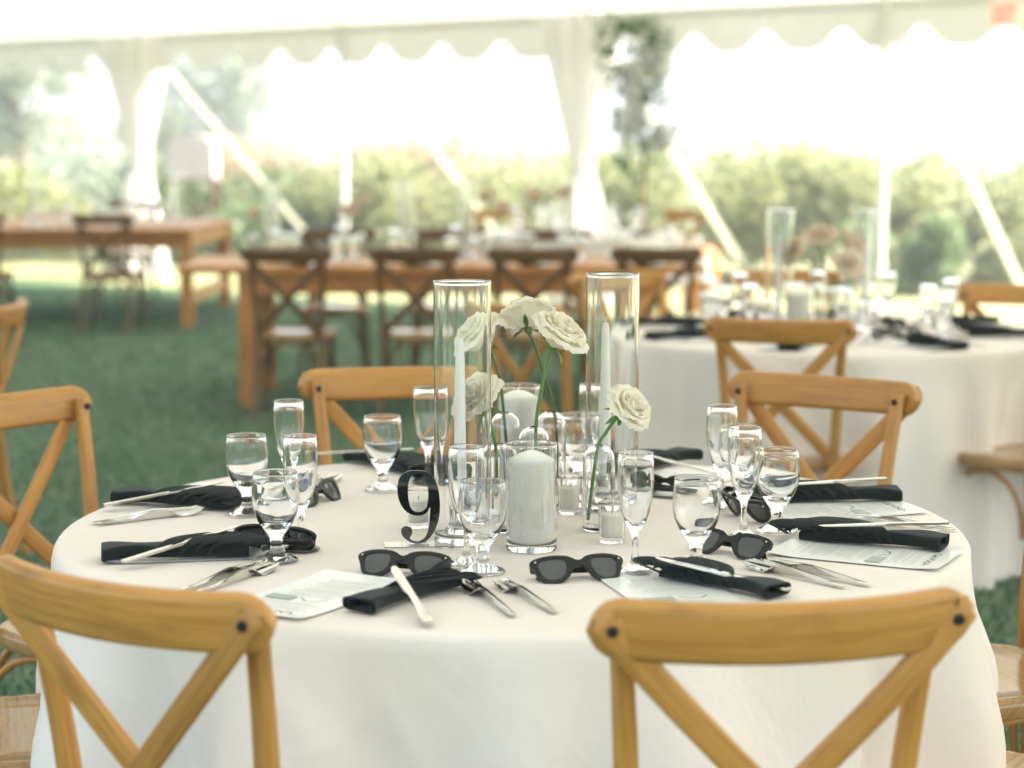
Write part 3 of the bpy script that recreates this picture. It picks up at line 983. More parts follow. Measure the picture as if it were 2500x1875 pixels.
GF = 'cross-back chairs along the farm tables'
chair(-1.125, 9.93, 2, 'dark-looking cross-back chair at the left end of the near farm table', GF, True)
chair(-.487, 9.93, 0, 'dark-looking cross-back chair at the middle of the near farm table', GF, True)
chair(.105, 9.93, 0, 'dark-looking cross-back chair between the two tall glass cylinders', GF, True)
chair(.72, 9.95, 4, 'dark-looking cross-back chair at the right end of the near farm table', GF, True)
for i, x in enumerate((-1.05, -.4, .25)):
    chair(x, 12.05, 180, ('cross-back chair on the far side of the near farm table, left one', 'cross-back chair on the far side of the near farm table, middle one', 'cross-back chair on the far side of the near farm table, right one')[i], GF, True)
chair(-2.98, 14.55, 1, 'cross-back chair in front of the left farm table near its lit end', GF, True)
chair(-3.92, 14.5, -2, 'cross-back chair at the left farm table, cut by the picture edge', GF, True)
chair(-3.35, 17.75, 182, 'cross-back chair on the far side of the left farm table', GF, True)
chair(1.33, 15.35, -125, 'cross-back chair right of the far white round table before the strap', None)
chair(-.1, 15.65, 165, 'cross-back chair behind the far white round table', None)

# ------------------------------------------------------------------ table ware: prototypes
def closed(outer, inner): return outer + inner[::-1]
GOBLET = closed([(0, .0012), (.030, 0), (.0335, .001), (.034, .003), (.030, .0055), (.020, .0095), (.0125, .0145), (.0098, .021), (.0092, .028), (.0105, .036), (.014, .0435), (.0195, .051), (.0275, .063), (.0340, .079), (.0368, .094), (.0368, .108), (.0355, .124), (.0341, .1365), (.0344, .1382), (.0342, .1396), (.0334, .1403)],
                [(0, .0545), (.012, .0555), (.0185, .0595), (.0260, .069), (.0318, .081), (.0347, .094), (.0348, .108), (.0338, .124), (.0325, .1365), (.0322, .1382), (.0325, .1396)])
FLUTE = closed([(0, .001), (.026, 0), (.0295, .001), (.0298, .003), (.025, .006), (.013, .0115), (.0068, .019), (.0048, .032), (.0046, .048), (.0060, .060), (.0098, .0685), (.0160, .080), (.0215, .095), (.0262, .119), (.0277, .140), (.0273, .162), (.0264, .1815), (.0267, .183), (.0265, .1843), (.0258, .185)],
               [(0, .0745), (.006, .0755), (.0105, .0790), (.0165, .089), (.0212, .104), (.0248, .123), (.0260, .141), (.0257, .162), (.0250, .1815), (.0247, .183), (.0250, .1843)])
me_goblet = MB().add(*lathe(GOBLET, 40)).mesh('water_goblet', 'glass', 85)
me_flute = MB().add(*lathe(FLUTE, 40)).mesh('champagne_flute', 'glass', 85)

def glass(kind, x, y, label, group, rz=0.0, z=TZ):
    o = obj('water_goblet' if kind == 'g' else 'champagne_flute', me_goblet if kind == 'g' else me_flute, None, (x, y, z + .001), (0, 0, rz))
    tag(o, label, 'goblet' if kind == 'g' else 'flute', group)
    return o

def cyl_vase(r, h, th=.0020, base=.012):
    return [(0, .0008), (r - .004, 0), (r - .0008, .0008), (r, .004), (r, h - .004), (r + .0004, h - .0022), (r, h - .0006), (r - th / 2, h), (r - th, h - .0006), (r - th - .0003, h - .0022), (r - th, h - .004), (r - th, base + .004), (r - th - .004, base), (0, base)]

# cutlery
def make_fork():
    hw = [(-.098, .0038), (-.095, .0052), (-.085, .0055), (-.06, .0043), (-.02, .0030), (.015, .0026), (.030, .0034), (.040, .0095), (.047, .0130), (.056, .0138)]
    right = [(x, w) for x, w in hw]
    dense = []
    for (x0, w0), (x1, w1) in zip(right[:-1], right[1:]):
        for k in range(5):
            t = k / 5; dense.append((x0 + (x1 - x0) * t, w0 + (w1 - w0) * t))
    dense.append(right[-1])
    tine = []
    gap = .0042
    # 4 tines from +y to -y
    cur = .0138; pw = (.0276 - 3 * gap) / 4
    for i in range(4):
        a, b = cur, cur - pw
        L = .098
        for xx in np.linspace(.060, L - .003, 5): tine.append((xx, a - (0.0004 if xx > .09 else 0)))
        tine += [(L, (a + b) / 2)]
        for xx in np.linspace(L - .003, .060, 5): tine.append((xx, b + (0.0004 if xx > .09 else 0)))
        if i < 3: tine += [(.0575, b - gap / 2)]
        cur = b - gap
    loop = dense + tine + [(x, -w) for x, w in reversed(dense)]
    me = flat_outline([loop], .0017, 'fork')
    for v in me.vertices:
        x = v.co.x
        z = .0045 + .010 * math.exp(-((x - .018) / .035) ** 2)
        if x > .035: z -= .009 * math.sin(min(1, (x - .035) / .03) * PI / 2)
        if x > .06: z += .016 * ((x - .06) / .038) ** 1.5
        v.co.z += max(.0012, z)
    return finish(me, 'steel', 50)
def make_knife():
    pts = [(-.105, .0045), (-.10, .0075), (-.085, .0082), (-.05, .0064), (-.008, .0052), (0, .0068), (.01, .0078), (.06, .0088), (.09, .0080), (.105, .0050), (.110, .0006)]
    bot = [(-.105, -.0045), (-.10, -.0072), (-.085, -.0080), (-.05, -.0062), (-.008, -.0050), (0, -.0052), (.05, -.0056), (.09, -.0056), (.108, -.0035)]
    def dn(p):
        o = []
        for (a, b), (c, d) in zip(p[:-1], p[1:]):
            for k in range(4): o.append((a + (c - a) * k / 4, b + (d - b) * k / 4))
        return o + [p[-1]]
    me = flat_outline([dn(pts) + dn(bot)[::-1]], .0030, 'table_knife')
    for v in me.vertices:
        if v.co.x > 0: v.co.z *= .45
        else: v.co.z *= 1.0 + .5 * math.cos(v.co.y / .008 * 1.2)
        v.co.z += .0025
    return finish(me, 'steel', 50)
me_fork, me_knife = make_fork(), make_knife()

# napkin: a soft roll with pleats fanned over it
def ell(a, b, n=14, flat=.35):
    out = []
    for i in range(n):
        t = 2 * PI * i / n
        z = math.sin(t)
        out.append((a * math.cos(t), b * (z if z > 0 else z * flat)))
    return out
def make_napkin(seed):
    rr = random.Random(seed)
    e = empty('napkin')
    path = catmull([(-.128, .002, .012), (-.10, .003, .014), (-.05, .002, .014), (0, 0, .012), (.06, 0, .0105), (.108, 0, .009)], 5)
    m = 24
    base = rrect(2.0, 1.0, .36, 5)                     # 24 points
    def sec(t):
        w = .035 - .011 * math.sin(PI * min(1, t * 1.15)) - .003 * t + .0015 * math.sin(11 * t + seed)
        h = .0235 - .008 * t
        return [(x * w, y * h + .0012 * math.sin(3 * x + 14 * t + seed) * (1 if y > 0 else 0)) for x, y in base]
    v, f, uv = sweep(path, sec, caps=False)
    n = len(path)
    c = Vector(path[0])
    prev = 0
    for sc_, dx in ((.86, -.0015), (.80, .004), (.74, -.0005), (.62, .002), (.55, .030)):
        b0 = len(v)
        for k in range(m):
            p = Vector(v[k]); q = c + (p - c) * sc_; q.x = c.x + dx; v.append(q); uv.append((0, 0))
        for k in range(m):
            k2 = (k + 1) % m; f.append((prev + k2, prev + k, b0 + k, b0 + k2))
        prev = b0
    f.append(tuple(prev + k for k in range(m)))
    f.append(tuple((n - 1) * m + k for k in range(m)))
    MB().add(v, f, uv).build('roll', 'napkin', e, sharp=45)
    for i in range(6):
        q = i / 5
        y1 = .048 - .084 * q
        xs = -.055 + .024 * i + rr.uniform(-.005, .005)
        xe = .118 + .012 * math.sin(PI * q) + rr.uniform(-.018, .012)
        zz = .0250 + .0055 * math.sin(PI * (.1 + .75 * q))
        ph = R(-22)
        def sc2(t, rr_=rr.uniform(.9, 1.15)):
            w = (.017 + .012 * t) * rr_; h = .0036
            return [(a * w * math.cos(ph) - b * h * math.sin(ph), a * w * math.sin(ph) + b * h * math.cos(ph)) for a, b in rrect(1.0, 1.0, .3, 2)]
        path = catmull([(xs, -.0315, .009), (xs + .022, -.019 + y1 * .10, zz - .003), (xs + .065, y1 * .55 - .004, zz), (max(xs + .085, xe - .03), y1 * .95, zz - .004), (xe, y1, zz - .013)], 6)
        MB().add(*sweep(path, sc2, scale=lambda t: .12 + .88 * min(1, t * 3.2))).build('pleat', 'napkin', e, sharp=40)
    return e
napkins = [make_napkin(i) for i in range(3)]
_nu = [False] * 3
def napkin(x, y, ang, label, group, kind=0, z=TZ, sc=1.0, flip=1):
    o = napkins[kind] if not _nu[kind] else copy_tree(napkins[kind])
    _nu[kind] = True
    o.location = (x, y, z + .003); o.rotation_euler = (0, 0, ang); o.scale = (sc, sc * flip, sc)
    tag(o, label, 'napkin', group)
    return o

# sunglasses
def make_sunglasses():
    e = empty('sunglasses')
    half = [(0, .0125), (.006, .0145), (.012, .0185), (.022, .0215), (.040, .0235), (.058, .0225), (.069, .0195), (.0715, .014), (.069, .008), (.0655, .000), (.062, -.010), (.054, -.0185), (.042, -.0215), (.029, -.0200), (.019, -.0135), (.012, -.0045), (.007, .0035), (0, .0055)]
    outer = half + [(-x, y) for x, y in half[1:-1]][::-1]
    hole = [(.018, .006), (.021, .0155), (.036, .0190), (.054, .0180), (.0615, .0120), (.0600, .000), (.0555, -.0110), (.046, -.0170), (.033, -.0165), (.024, -.0105), (.0195, -.002)]
    hole = cyc_smooth(hole, 4)
    me = flat_outline([cyc_smooth(outer, 3), hole, [(-x, y) for x, y in hole][::-1]], .0042, 'frame', bevel=.0008)
    def wrap(v): v.co.z += -.9 * v.co.x ** 2 * 2.2
    for v in me.vertices: wrap(v)
    fr = obj('frame', finish(me, 'black_plastic', 40), e)
    lm = flat_outline([[(x, y) for x, y in hole]], .0014, 'lens')
    for v in lm.vertices: wrap(v)
    finish(lm, 'lens')
    obj('lens', lm, e)
    l2 = flat_outline([[(-x, y) for x, y in hole][::-1]], .0014, 'lens')
    for v in l2.vertices: wrap(v)
    obj('lens', finish(l2, 'lens'), e)
    # folded temples behind the front
    for s, zz in ((1, -.0185), (-1, -.0245)):
        path = catmull([(s * .0665, .0135, -.0095), (s * .0655, .0135, zz), (s * .030, .0125, zz - .001), (-s * .030, .0105, zz - .001), (-s * .050, .0055, zz), (-s * .062, -.0075, zz + .002)], 6)
        MB().add(*sweep(path, rrect(.0036, .0115, .3, 2), up=(0, 1, 0), scale=lambda t: 1 - .28 * t)).build('temple', 'black_plastic', e)
        st = MB().add(*lathe([(0, .0031), (.0016, .0030), (.0018, .0020), (0, .0018)], 8)).build('rivet', 'steel', e, (s * .0645, .0155, -.0062))
    return e
sung0 = make_sunglasses()
_su = [False]
def sunglasses(x, y, rz, label, tilt=52, lift=.019, group='sunglasses set out at the places'):
    o = sung0 if not _su[0] else copy_tree(sung0)
    _su[0] = True
    o.location = (x, y, TZ + lift)
    o.rotation_mode = 'XYZ'
    o.rotation_euler = (R(tilt), 0, R(rz))
    tag(o, label, 'sunglasses', group)
    return o

# menu card
def make_menu():
    e = empty('menu_card')
    W, L = .152, .275
    vv, ff, uv = [], [], []
    NX, NY = 8, 14
    for i in range(NY + 1):
        for j in range(NX + 1):
            x = -W / 2 + W * j / NX; y = -L / 2 + L * i / NY
            cur = .0035 * max(0, abs(y) / (L / 2) - .55) ** 2 * 6 + .002 * max(0, abs(x) / (W / 2) - .6)
            vv.append((x, y, .0012 + cur)); uv.append((x, y))
    for i in range(NY):
        for j in range(NX):
            a = i * (NX + 1) + j; ff.append((a, a + 1, a + NX + 2, a + NX + 1))
    MB().add(vv, ff, uv).build('sheet', 'paper', e)
    rr = random.Random(77)
    def strip(mb, x, y, w, h, z=.0024):
        mb.add([(x, y, z), (x + w, y, z), (x + w, y + h, z), (x, y + h, z)], [(0, 1, 2, 3)])
    pm = MB(); hm = MB()
    # heading (script flourish) and greeked lines
    pts = [(-.045 + .09 * i / 40 + .004 * math.sin(i * 1.15), .108 + .0055 * math.sin(i * .9) + .002 * math.sin(i * 2.1), .0028) for i in range(41)]
    hm.add(*sweep(pts, [(.0009, 0), (0, .0001), (-.0009, 0)], caps=False))
    y = .086
    while y > -.115:
        if .012 < y < .046:
            y -= .0052; continue
        wl = rr.uniform(.05, .115)
        x = -wl / 2
        while x < wl / 2 - .004:
            w = rr.uniform(.003, .011)
            strip(pm, x, y, w, .0021); x += w + .0018
        y -= rr.choice((.0052, .0052, .0105))
    tag(pm.build('print', 'ink', e, smooth=False), kind='stuff')
    hm.build('heading', 'ink_black', e)
    gm_ = MB(); strip(gm_, .012, .016, .045, .024); gm_.build('picture', 'ink_green', e, smooth=False)
    lm_ = MB()
    lm_.add(*sweep([(-.040, .020, .0026), (-.028, .034, .0026), (-.012, .036, .0026), (.004, .022, .0026)], [(.0008, 0), (0, .0001), (-.0008, 0)], caps=False))
    lm_.build('drawing', 'ink_black', e)
    return e
menu0 = make_menu(); _mu = [False]
def menu(x, y, rz, label, group='printed menus at the places', z=TZ):
    o = menu0 if not _mu[0] else copy_tree(menu0)
    _mu[0] = True
    o.location = (x, y, z + .0005); o.rotation_euler = (0, 0, R(rz)); tag(o, label, 'menu', group)
    return o

def fork(x0, y0, x1, y1, label, group='forks laid at the places', z=TZ, roll=0):
    """tines end (x0,y0) handle end (x1,y1) on the table"""
    a = math.atan2(y0 - y1, x0 - x1)
    o = obj('fork', me_fork, None, ((x0 + x1) / 2, (y0 + y1) / 2, z + .0005), (roll, 0, a))
    tag(o, label, 'fork', group); return o
def knife(x0, y0, x1, y1, label, z0=.030, z1=.012, group='knives laid on the napkins', roll=0):
    """blade tip (x0,y0) at height z0, handle end (x1,y1) at height z1"""
    d = Vector((x0 - x1, y0 - y1, z0 - z1)).normalized()
    q = d.to_track_quat('X', 'Z').to_euler()
    o = obj('table_knife', me_knife, None, ((x0 + x1) / 2, (y0 + y1) / 2, TZ + (z0 + z1) / 2), (q.x + roll, q.y, q.z))
    tag(o, label, 'knife', group); return o

# ------------------------------------------------------------------ nearest table: places
PL = {1: 'upper-left place', 2: 'lower-left place', 3: 'back-left place', 4: 'back-right place', 5: 'upper-right place', 6: 'lower-right place', 7: 'front-right place', 8: 'front-left place'}
GP = {1: (-.461, 3.418), 2: (-.365, 3.031), 3: (-.241, 3.664), 4: (.124, 3.689), 5: (.407, 3.53), 6: (.441, 3.264), 7: (.28, 2.975), 8: (-.044, 2.951)}
FP = {1: (-.401, 3.544), 2: (-.335, 3.113), 3: (-.16, 3.74), 4: (.156, 3.793), 5: (.370, 3.475), 6: (.379, 3.206), 7: (.185, 2.941), 8: (-.07, 3.00)}
for k in PL:
    glass('g', *GP[k], f'stemmed water goblet at the {PL[k]} of the nearest table', 'water goblets on the nearest table', rz=k)
    glass('f', *FP[k], f'tall champagne flute at the {PL[k]} of the nearest table', 'champagne flutes on the nearest table', rz=k * 1.7)
NP = {1: ((-.705, 3.535), (-.475, 3.465)), 2: ((-.635, 3.03), (-.395, 3.075)), 3: ((-.315, 4.0), (-.165, 3.82)), 4: ((.345, 4.00), (.22, 3.86)), 5: ((.695, 3.55), (.455, 3.545)), 6: ((.69, 3.105), (.455, 3.215)), 7: ((.375, 2.775), (.225, 2.925)), 8: ((-.212, 2.685), (-.085, 2.865))}
for k, (o_, i_) in NP.items():
    a = math.atan2(i_[1] - o_[1], i_[0] - o_[0])
    napkin((o_[0] + i_[0]) / 2, (o_[1] + i_[1]) / 2, a, f'black cloth napkin folded in a roll at the {PL[k]}', 'black napkins on the nearest table', kind=k % 3, sc={7: .84, 8: .86, 2: .95}.get(k, .97), flip=(1 if k in (1, 2, 3) else -1))
KN = {1: ((-.525, 3.51), (-.712, 3.455), .038, .010), 2: ((-.44, 3.10), (-.585, 2.975), .038, .012), 3: ((-.205, 3.90), (-.40, 3.93), .040, .026), 4: ((.25, 3.88), (.38, 3.80), .035, .012),
      5: ((.485, 3.52), (.67, 3.565), .034, .037), 6: ((.50, 3.125), (.695, 3.150), .036, .036), 7: ((.215, 2.885), (.395, 2.775), .034, .012), 8: ((-.165, 2.79), (-.115, 2.615), .036, .008)}
for k, (b_, h_, z0, z1) in KN.items():
    knife(*b_, *h_, f'silver table knife across the black napkin at the {PL[k]}', z0, z1)
FK = {1: [((-.534, 3.475 - .03), (-.712, 3.310)), ((-.556, 3.43), (-.705, 3.335))], 2: [((-.364, 2.975), (-.452, 2.80)), ((-.385, 2.985), (-.475, 2.815))], 3: [((-.372, 3.79), (-.45, 3.615)), ((-.335, 3.785), (-.42, 3.61))],
      4: [((.155, 3.86), (.20, 4.03)), ((.125, 3.865), (.165, 4.035))], 5: [((.42, 3.62), (.58, 3.73)), ((.40, 3.65), (.56, 3.76))], 6: [((.545, 3.355), (.705, 3.255)), ((.575, 3.365), (.735, 3.268))],
      7: [((.357, 2.995), (.486, 2.835)), ((.39, 3.005), (.525, 2.845))], 8: [((-.065, 2.847), (.003, 2.657)), ((-.018, 2.863), (.060, 2.678))]}
for k, fs in FK.items():
    for i, (t_, h_) in enumerate(fs):
        fork(*t_, *h_, f'silver fork at the {PL[k]}, ' + ('nearer the napkin' if i == 0 else 'farther from the napkin'))
SG = {1: (-.345, 3.535, 60, 58), 2: (-.372, 3.135, 160, 60), 3: (-.124, 3.76, 170, 55), 4: (.285, 3.63, 150, 55), 5: (.398, 3.375, -62, 120), 6: (.338, 3.075, -40, 52), 7: (.100, 2.895, 14, 48), 8: (-.165, 2.925, -12, 48)}
for k, (x, y, rz, ti) in SG.items():
    sunglasses(x, y, rz, f'black sunglasses with smoked lenses at the {PL[k]}', ti)
MN = {1: (-.50, 3.60, 64), 2: (-.50, 3.10, 100), 4: (.30, 3.72, -30), 5: (.575, 3.46, -75), 6: (.555, 3.08, -117), 7: (.235, 2.80, 196), 8: (-.285, 2.79, 150)}
for k, (x, y, rz) in MN.items():
    menu(x, y, rz, f'printed paper menu lying at the {PL[k]} of the nearest table')

# ------------------------------------------------------------------ centrepiece
def tall_vase(x, y, h, label, group, cyl='A', candle_h=.32, r=.0465, z=TZ, clab='', dx=0.0, segs=48):
    o = MB().add(*lathe(cyl_vase(r, h), segs, hard=True)).build('cylinder_vase', 'glass', loc=(x, y, z + .0005), sharp=50)
    tag(o, label, 'vase', group)
    c = empty('taper_candle', (x + dx, y, z + .013)); tag(c, clab, 'candle', 'taper candles in the tall cylinders')
    def rib(rr, zz, a): return rr * (1 + .05 * math.cos(14 * a)) if .004 < zz < .045 else rr
    MB().add(*lathe([(0, .0), (.024, 0), (.026, .003), (.024, .008), (.016, .02), (.017, .043), (.0185, .046), (.0185, .049), (.0125, .049), (.0112, .030), (0, .028)], 42, f_r=rib)).build('candle_holder', 'glass', c, sharp=50)
    MB().add(*lathe([(0, .029), (.0105, .0295), (.0102, .1), (.0085, candle_h * .75), (.0068, candle_h - .012), (.0045, candle_h - .002), (0, candle_h)], 18)).build('wax', 'wax', c)
    MB().add(*sweep([(0, 0, candle_h - .002), (.001, 0, candle_h + .004), (.002, 0, candle_h + .010)], circ(.0009, 6))).build('wick', 'wax', c)
    return o
tall_vase(-.080, 3.19, .425, 'tall clear glass cylinder left of the roses on the nearest table', 'tall glass cylinders', clab='slim ivory taper candle in the left tall cylinder', dx=-.004)
tall_vase(.176, 3.475, .418, 'tall clear glass cylinder right of the roses on the nearest table', 'tall glass cylinders', clab='slim ivory taper candle in the right tall cylinder', dx=-.012)

def pillar(x, y, r, h, ch, label, clab, z=TZ):
    o = MB().add(*lathe(cyl_vase(r, h, .0018, .012), 44, hard=True)).build('candle_vase', 'glass', loc=(x, y, z + .0005), sharp=50)
    tag(o, label, 'vase', 'wide glass candle vases')
    c = empty('pillar_candle', (x, y, z + .013)); tag(c, clab, 'candle', 'ivory pillar candles')
    cr = r - .0034
    MB().add(*lathe([(0, 0), (cr - .002, 0), (cr, .003), (cr, ch - .017), (cr - .0012, ch - .0145), (cr * .5, ch - .0055), (.006, ch - .0008), (0, ch)], 36, hard=True)).build('wax', 'wax', c)
    MB().add(*sweep([(0, 0, ch - .002), (.001, 0, ch + .004), (.003, 0, ch + .009)], circ(.0009, 6))).build('wick', 'wax', c)
    return o
pillar(.031, 3.125, .0405, .172, .148, 'wide clear candle vase at the front centre beside the nine', 'thick ivory pillar candle in the front candle vase')
pillar(.012, 3.69, .0400, .196, .175, 'wide clear candle vase behind the low left rose', 'thick ivory pillar candle behind the low left rose')

def votive(x, y, label, clab, r=.0225, h=.066, z=TZ):
    o = MB().add(*lathe([(0, .0006), (r * .86, 0), (r * .9, .0015), (r, h - .001), (r - .0007, h), (r - .0017, h), (r - .0024, h - .001), (r * .9 - .003, .011), (0, .009)], 32, hard=True)).build('votive_glass', 'glass', loc=(x, y, z + .0005), sharp=50)
    tag(o, label, 'votive glass', 'votive glasses')
    c = empty('votive_candle', (x, y, z + .0105)); tag(c, clab, 'candle', 'votive candles')
    cr = r * .9 - .0038
    MB().add(*lathe([(0, 0), (cr, 0), (cr + .0012, .036), (cr - .001, .0375), (0, .0365)], 28, hard=True)).build('wax', 'wax_warm', c)
    MB().add(*sweep([(0, 0, .036), (0, 0, .040), (.001, 0, .0435)], circ(.0007, 6))).build('wick', 'ink_black', c)
    return o
votive(.162, 3.182, 'small votive glass right of the front candle vase', 'cream votive candle right of the front candle vase')
votive(.101, 3.435, 'small votive glass behind the bud vases', 'cream votive candle behind the bud vases')
votive(-.158, 3.31, 'small votive glass behind the number nine', 'cream votive candle behind the number nine')

def bud_vase(x, y, h, label, r=.027, z=TZ):
    pr = [(0, .0006), (r - .003, 0), (r, .003), (r, h - .028), (r * .97, h - .019), (r * .84, h - .0095), (r * .60, h - .0030), (r * .34, h), (r * .27, h + .0012), (r * .22, h)]
    inn = [(r * .24, h - .002), (r * .56, h - .0052), (r * .79, h - .0115), (r * .91, h - .020), (r - .0022, h - .029), (r - .0022, .009), (r - .005, .007), (0, .007)]
    o = MB().add(*lathe(pr + inn, 36, hard=True)).build('bud_vase', 'glass', loc=(x, y, z + .0005), sharp=50)
    tag(o, label, 'vase', 'dome-shouldered bud vases'); return o
BV = {1: (-.012, 3.565, .160), 2: (-.022, 3.27, .147), 3: (.037, 3.325, .168), 4: (.069, 3.50, .170), 5: (.145, 3.28, .143)}
bl_ = {1: 'domed clear bud vase behind the left cylinder candle', 2: 'domed clear bud vase holding the low left rose', 3: 'domed clear bud vase in the middle behind the front pillar candle', 4: 'domed clear bud vase holding the top rose', 5: 'domed clear bud vase holding the low right rose'}
for k, (x, y, h) in BV.items(): bud_vase(x, y, h, bl_[k])

def rose(base, path, axis, rad, label, mat='petal', stemmat='stem', seed=0, petals=True, group='ivory roses in the bud vases', face=1.0):
    """base: world point of stem foot; path: world points of the stem up to the head; axis: head direction"""
    rr = random.Random(seed)
    e = empty('rose', base); tag(e, label, 'rose', group)
    B = Vector(base)
    P = [Vector(p) - B for p in path]
    MB().add(*sweep(catmull([Vector((0, 0, 0))] + P, 6), circ(.0031, 8), up=(0, 1, .1), scale=lambda t: .9 + .15 * t)).build('stem', stemmat, e)
    H = P[-1]; A = Vector(axis).normalized()
    rot = A.to_track_quat('Z', 'Y').to_matrix()
    def W(p): return H + rot @ Vector(p)
    mb = MB(); v, f, uv = lathe([(0, -.004), (.004, -.002), (.0075, .003), (.0085, .008), (.006, .012), (0, .013)], 12)
    rec = mb.add([W(p) for p in v], f, uv).build('receptacle', stemmat, e)
    for i in range(5):
        a = 2 * PI * i / 5 + rr.random()
        pts = []
        L = rad * .75; dr = rr.uniform(-.3, .9)
        vv, ff = [], []
        for s_ in range(6):
            t = s_ / 5
            w = .0042 * math.sin(PI * (.15 + .85 * (1 - t))) if t < 1 else 0.0004
            r_ = .006 + L * t * .75; z_ = .004 + L * t * (.25 - dr * t)
            for sg in (-1, 1):
                vv.append(W((r_ * math.cos(a) - sg * w * math.sin(a), r_ * math.sin(a) + sg * w * math.cos(a), z_)))
            if s_: ff.append((2 * s_ - 2, 2 * s_ - 1, 2 * s_ + 1, 2 * s_))
        MB().add(vv, ff).build('sepal', stemmat, rec)
    # petals, from the tight heart outwards
    layers = [(3, .18, .24, .98, 0.0, 1.6), (4, .30, .38, 1.0, 0.0, 1.25), (5, .46, .56, 1.0, 0.04, 1.0), (5, .62, .76, .96, .10, .92), (6, .78, .96, .86, .22, .84), (6, .92, 1.14, .70, .34, .80)]
    for li, (cnt, r_mid, r_tip, zt, curl, half) in enumerate(layers):
        off = rr.random() * 6
        for i in range(cnt):
            phi = off + 2 * PI * i / cnt + rr.uniform(-.15, .15)
            jr, jz = rr.uniform(.92, 1.08), rr.uniform(.93, 1.06)
            NU, NV = 9, 8
            vv, ff = [], []
            seedp = [rr.uniform(0, 6) for _ in range(4)]
            for b in range(NV + 1):
                t = b / NV
                wsh = (math.sin(PI * min(1, t * .5 + .06)) ** .7) * (1 if t < .72 else math.sqrt(max(0.02, 1 - ((t - .72) / .28) ** 2 * .72)))
                rp = rad * jr * (.10 + (r_mid - .10) * math.sin(t * PI / 2) ** .75 + (r_tip - r_mid) * t ** 3)
                zp = rad * jz * (.10 + 1.10 * zt * math.sin(min(1, t * 1.06) * PI / 2) ** 1.1) - rad * curl * max(0, t - .62) ** 1.6 * 2.4
                for a_ in range(NU + 1):
                    u = -1 + 2 * a_ / NU
                    ang = phi + u * half * wsh
                    ruff = rad * .035 * t ** 2 * (math.sin(u * 5 + seedp[0]) + .6 * math.sin(u * 11 + seedp[1]))
                    edge = rad * .10 * curl * t ** 3 * (u * u)
                    r2 = rp + ruff + edge
                    z2 = zp - rad * .10 * t ** 2 * u * u + rad * .03 * t ** 3 * math.sin(u * 8 + seedp[2])
                    vv.append(W((r2 * math.cos(ang), r2 * math.sin(ang), z2)))
            for b in range(NV):
                for a_ in range(NU):
                    q = b * (NU + 1) + a_
                    ff.append((q, q + 1, q + NU + 2, q + NU + 1))
            MB().add(vv, ff).build('petal', mat, e, sharp=0)
    return e
def Z(h): return TZ + h
rose((BV[2][0] - .004, BV[2][1], Z(.03)), [(-.026, 3.27, Z(.13)), (-.034, 3.272, Z(.175)), (-.042, 3.272, Z(.205))], (-.50, -.40, .62), .045, 'ivory rose low behind the left tall cylinder', seed=1)
rose((BV[4][0] + .012, BV[4][1], Z(.02)), [(.077, 3.50, Z(.16)), (.056, 3.47, Z(.24)), (.040, 3.45, Z(.295)), (.028, 3.445, Z(.318))], (-.05, .42, .72), .047, 'ivory rose highest in the middle of the centrepiece', stemmat='stem_dark', seed=2)
rose((BV[1][0] + .008, BV[1][1], Z(.02)), [(-.014, 3.565, Z(.15)), (-.022, 3.56, Z(.22)), (-.034, 3.555, Z(.262)), (-.040, 3.55, Z(.276))], (-.55, -.15, .7), .052, 'ivory rose seen through the left tall cylinder, upper one', stemmat='stem_dark', seed=3)
rose((BV[3][0] + .006, BV[3][1], Z(.015)), [(.040, 3.325, Z(.16)), (.050, 3.325, Z(.235)), (.060, 3.325, Z(.285)), (.064, 3.322, Z(.302))], (.45, -.22, .75), .048, 'ivory rose leaning right at the top of the centrepiece', seed=4)
rose((BV[5][0] - .018, BV[5][1], Z(.018)), [(.142, 3.28, Z(.135)), (.156, 3.28, Z(.165)), (.170, 3.278, Z(.186)), (.178, 3.275, Z(.193))], (.55, -.45, .55), .039, 'ivory rose low on the right in front of the right cylinder', seed=5)

# number nine on a clear foot
px = lambda pts: [((x - 1080) * .0001842, (960 - y) * .0001925) for x, y in pts]
o9 = px([(1075, 345), (1140, 354), (1192, 388), (1230, 440), (1253, 510), (1265, 600), (1264, 700), (1249, 780), (1222, 850), (1182, 910), (1132, 950), (1075, 963), (1028, 957), (983, 936), (945, 905), (928, 870), (930, 840), (948, 821), (972, 815), (1000, 822), (1020, 842), (1024, 866), (1014, 893), (1003, 915), (1022, 936), (1055, 946), (1092, 940), (1130, 915), (1156, 870), (1171, 800), (1178, 720), (1179, 656), (1160, 690), (1130, 714), (1085, 727), (1030, 720), (980, 695), (940, 655), (912, 600), (898, 540), (897, 480), (910, 420), (940, 377), (990, 352), (1035, 345)])
i9 = px([(1070, 371), (1112, 379), (1142, 410), (1158, 460), (1165, 530), (1163, 600), (1150, 655), (1125, 682), (1085, 695), (1040, 688), (1010, 655), (995, 600), (988, 530), (992, 460), (1010, 405), (1035, 380)])
n9 = empty('table_number', (-.150, 3.15, TZ), R(4)); tag(n9, 'glossy black number nine standing on a clear foot', 'table number')
obj('numeral', finish(flat_outline([cyc_smooth(o9, 5), cyc_smooth(i9, 5)], .003, 'numeral'), 'black_acrylic', 30), n9, (0, 0, .0052), (R(90), 0, 0))
MB().add(*box(-.056, .056, -.022, .022, .0004, .0036, .0008)).build('foot', 'acrylic', n9)
MB().add(*box(-.016, .016, -.005, .005, .0040, .0075, .0006)).build('slot', 'acrylic', n9)

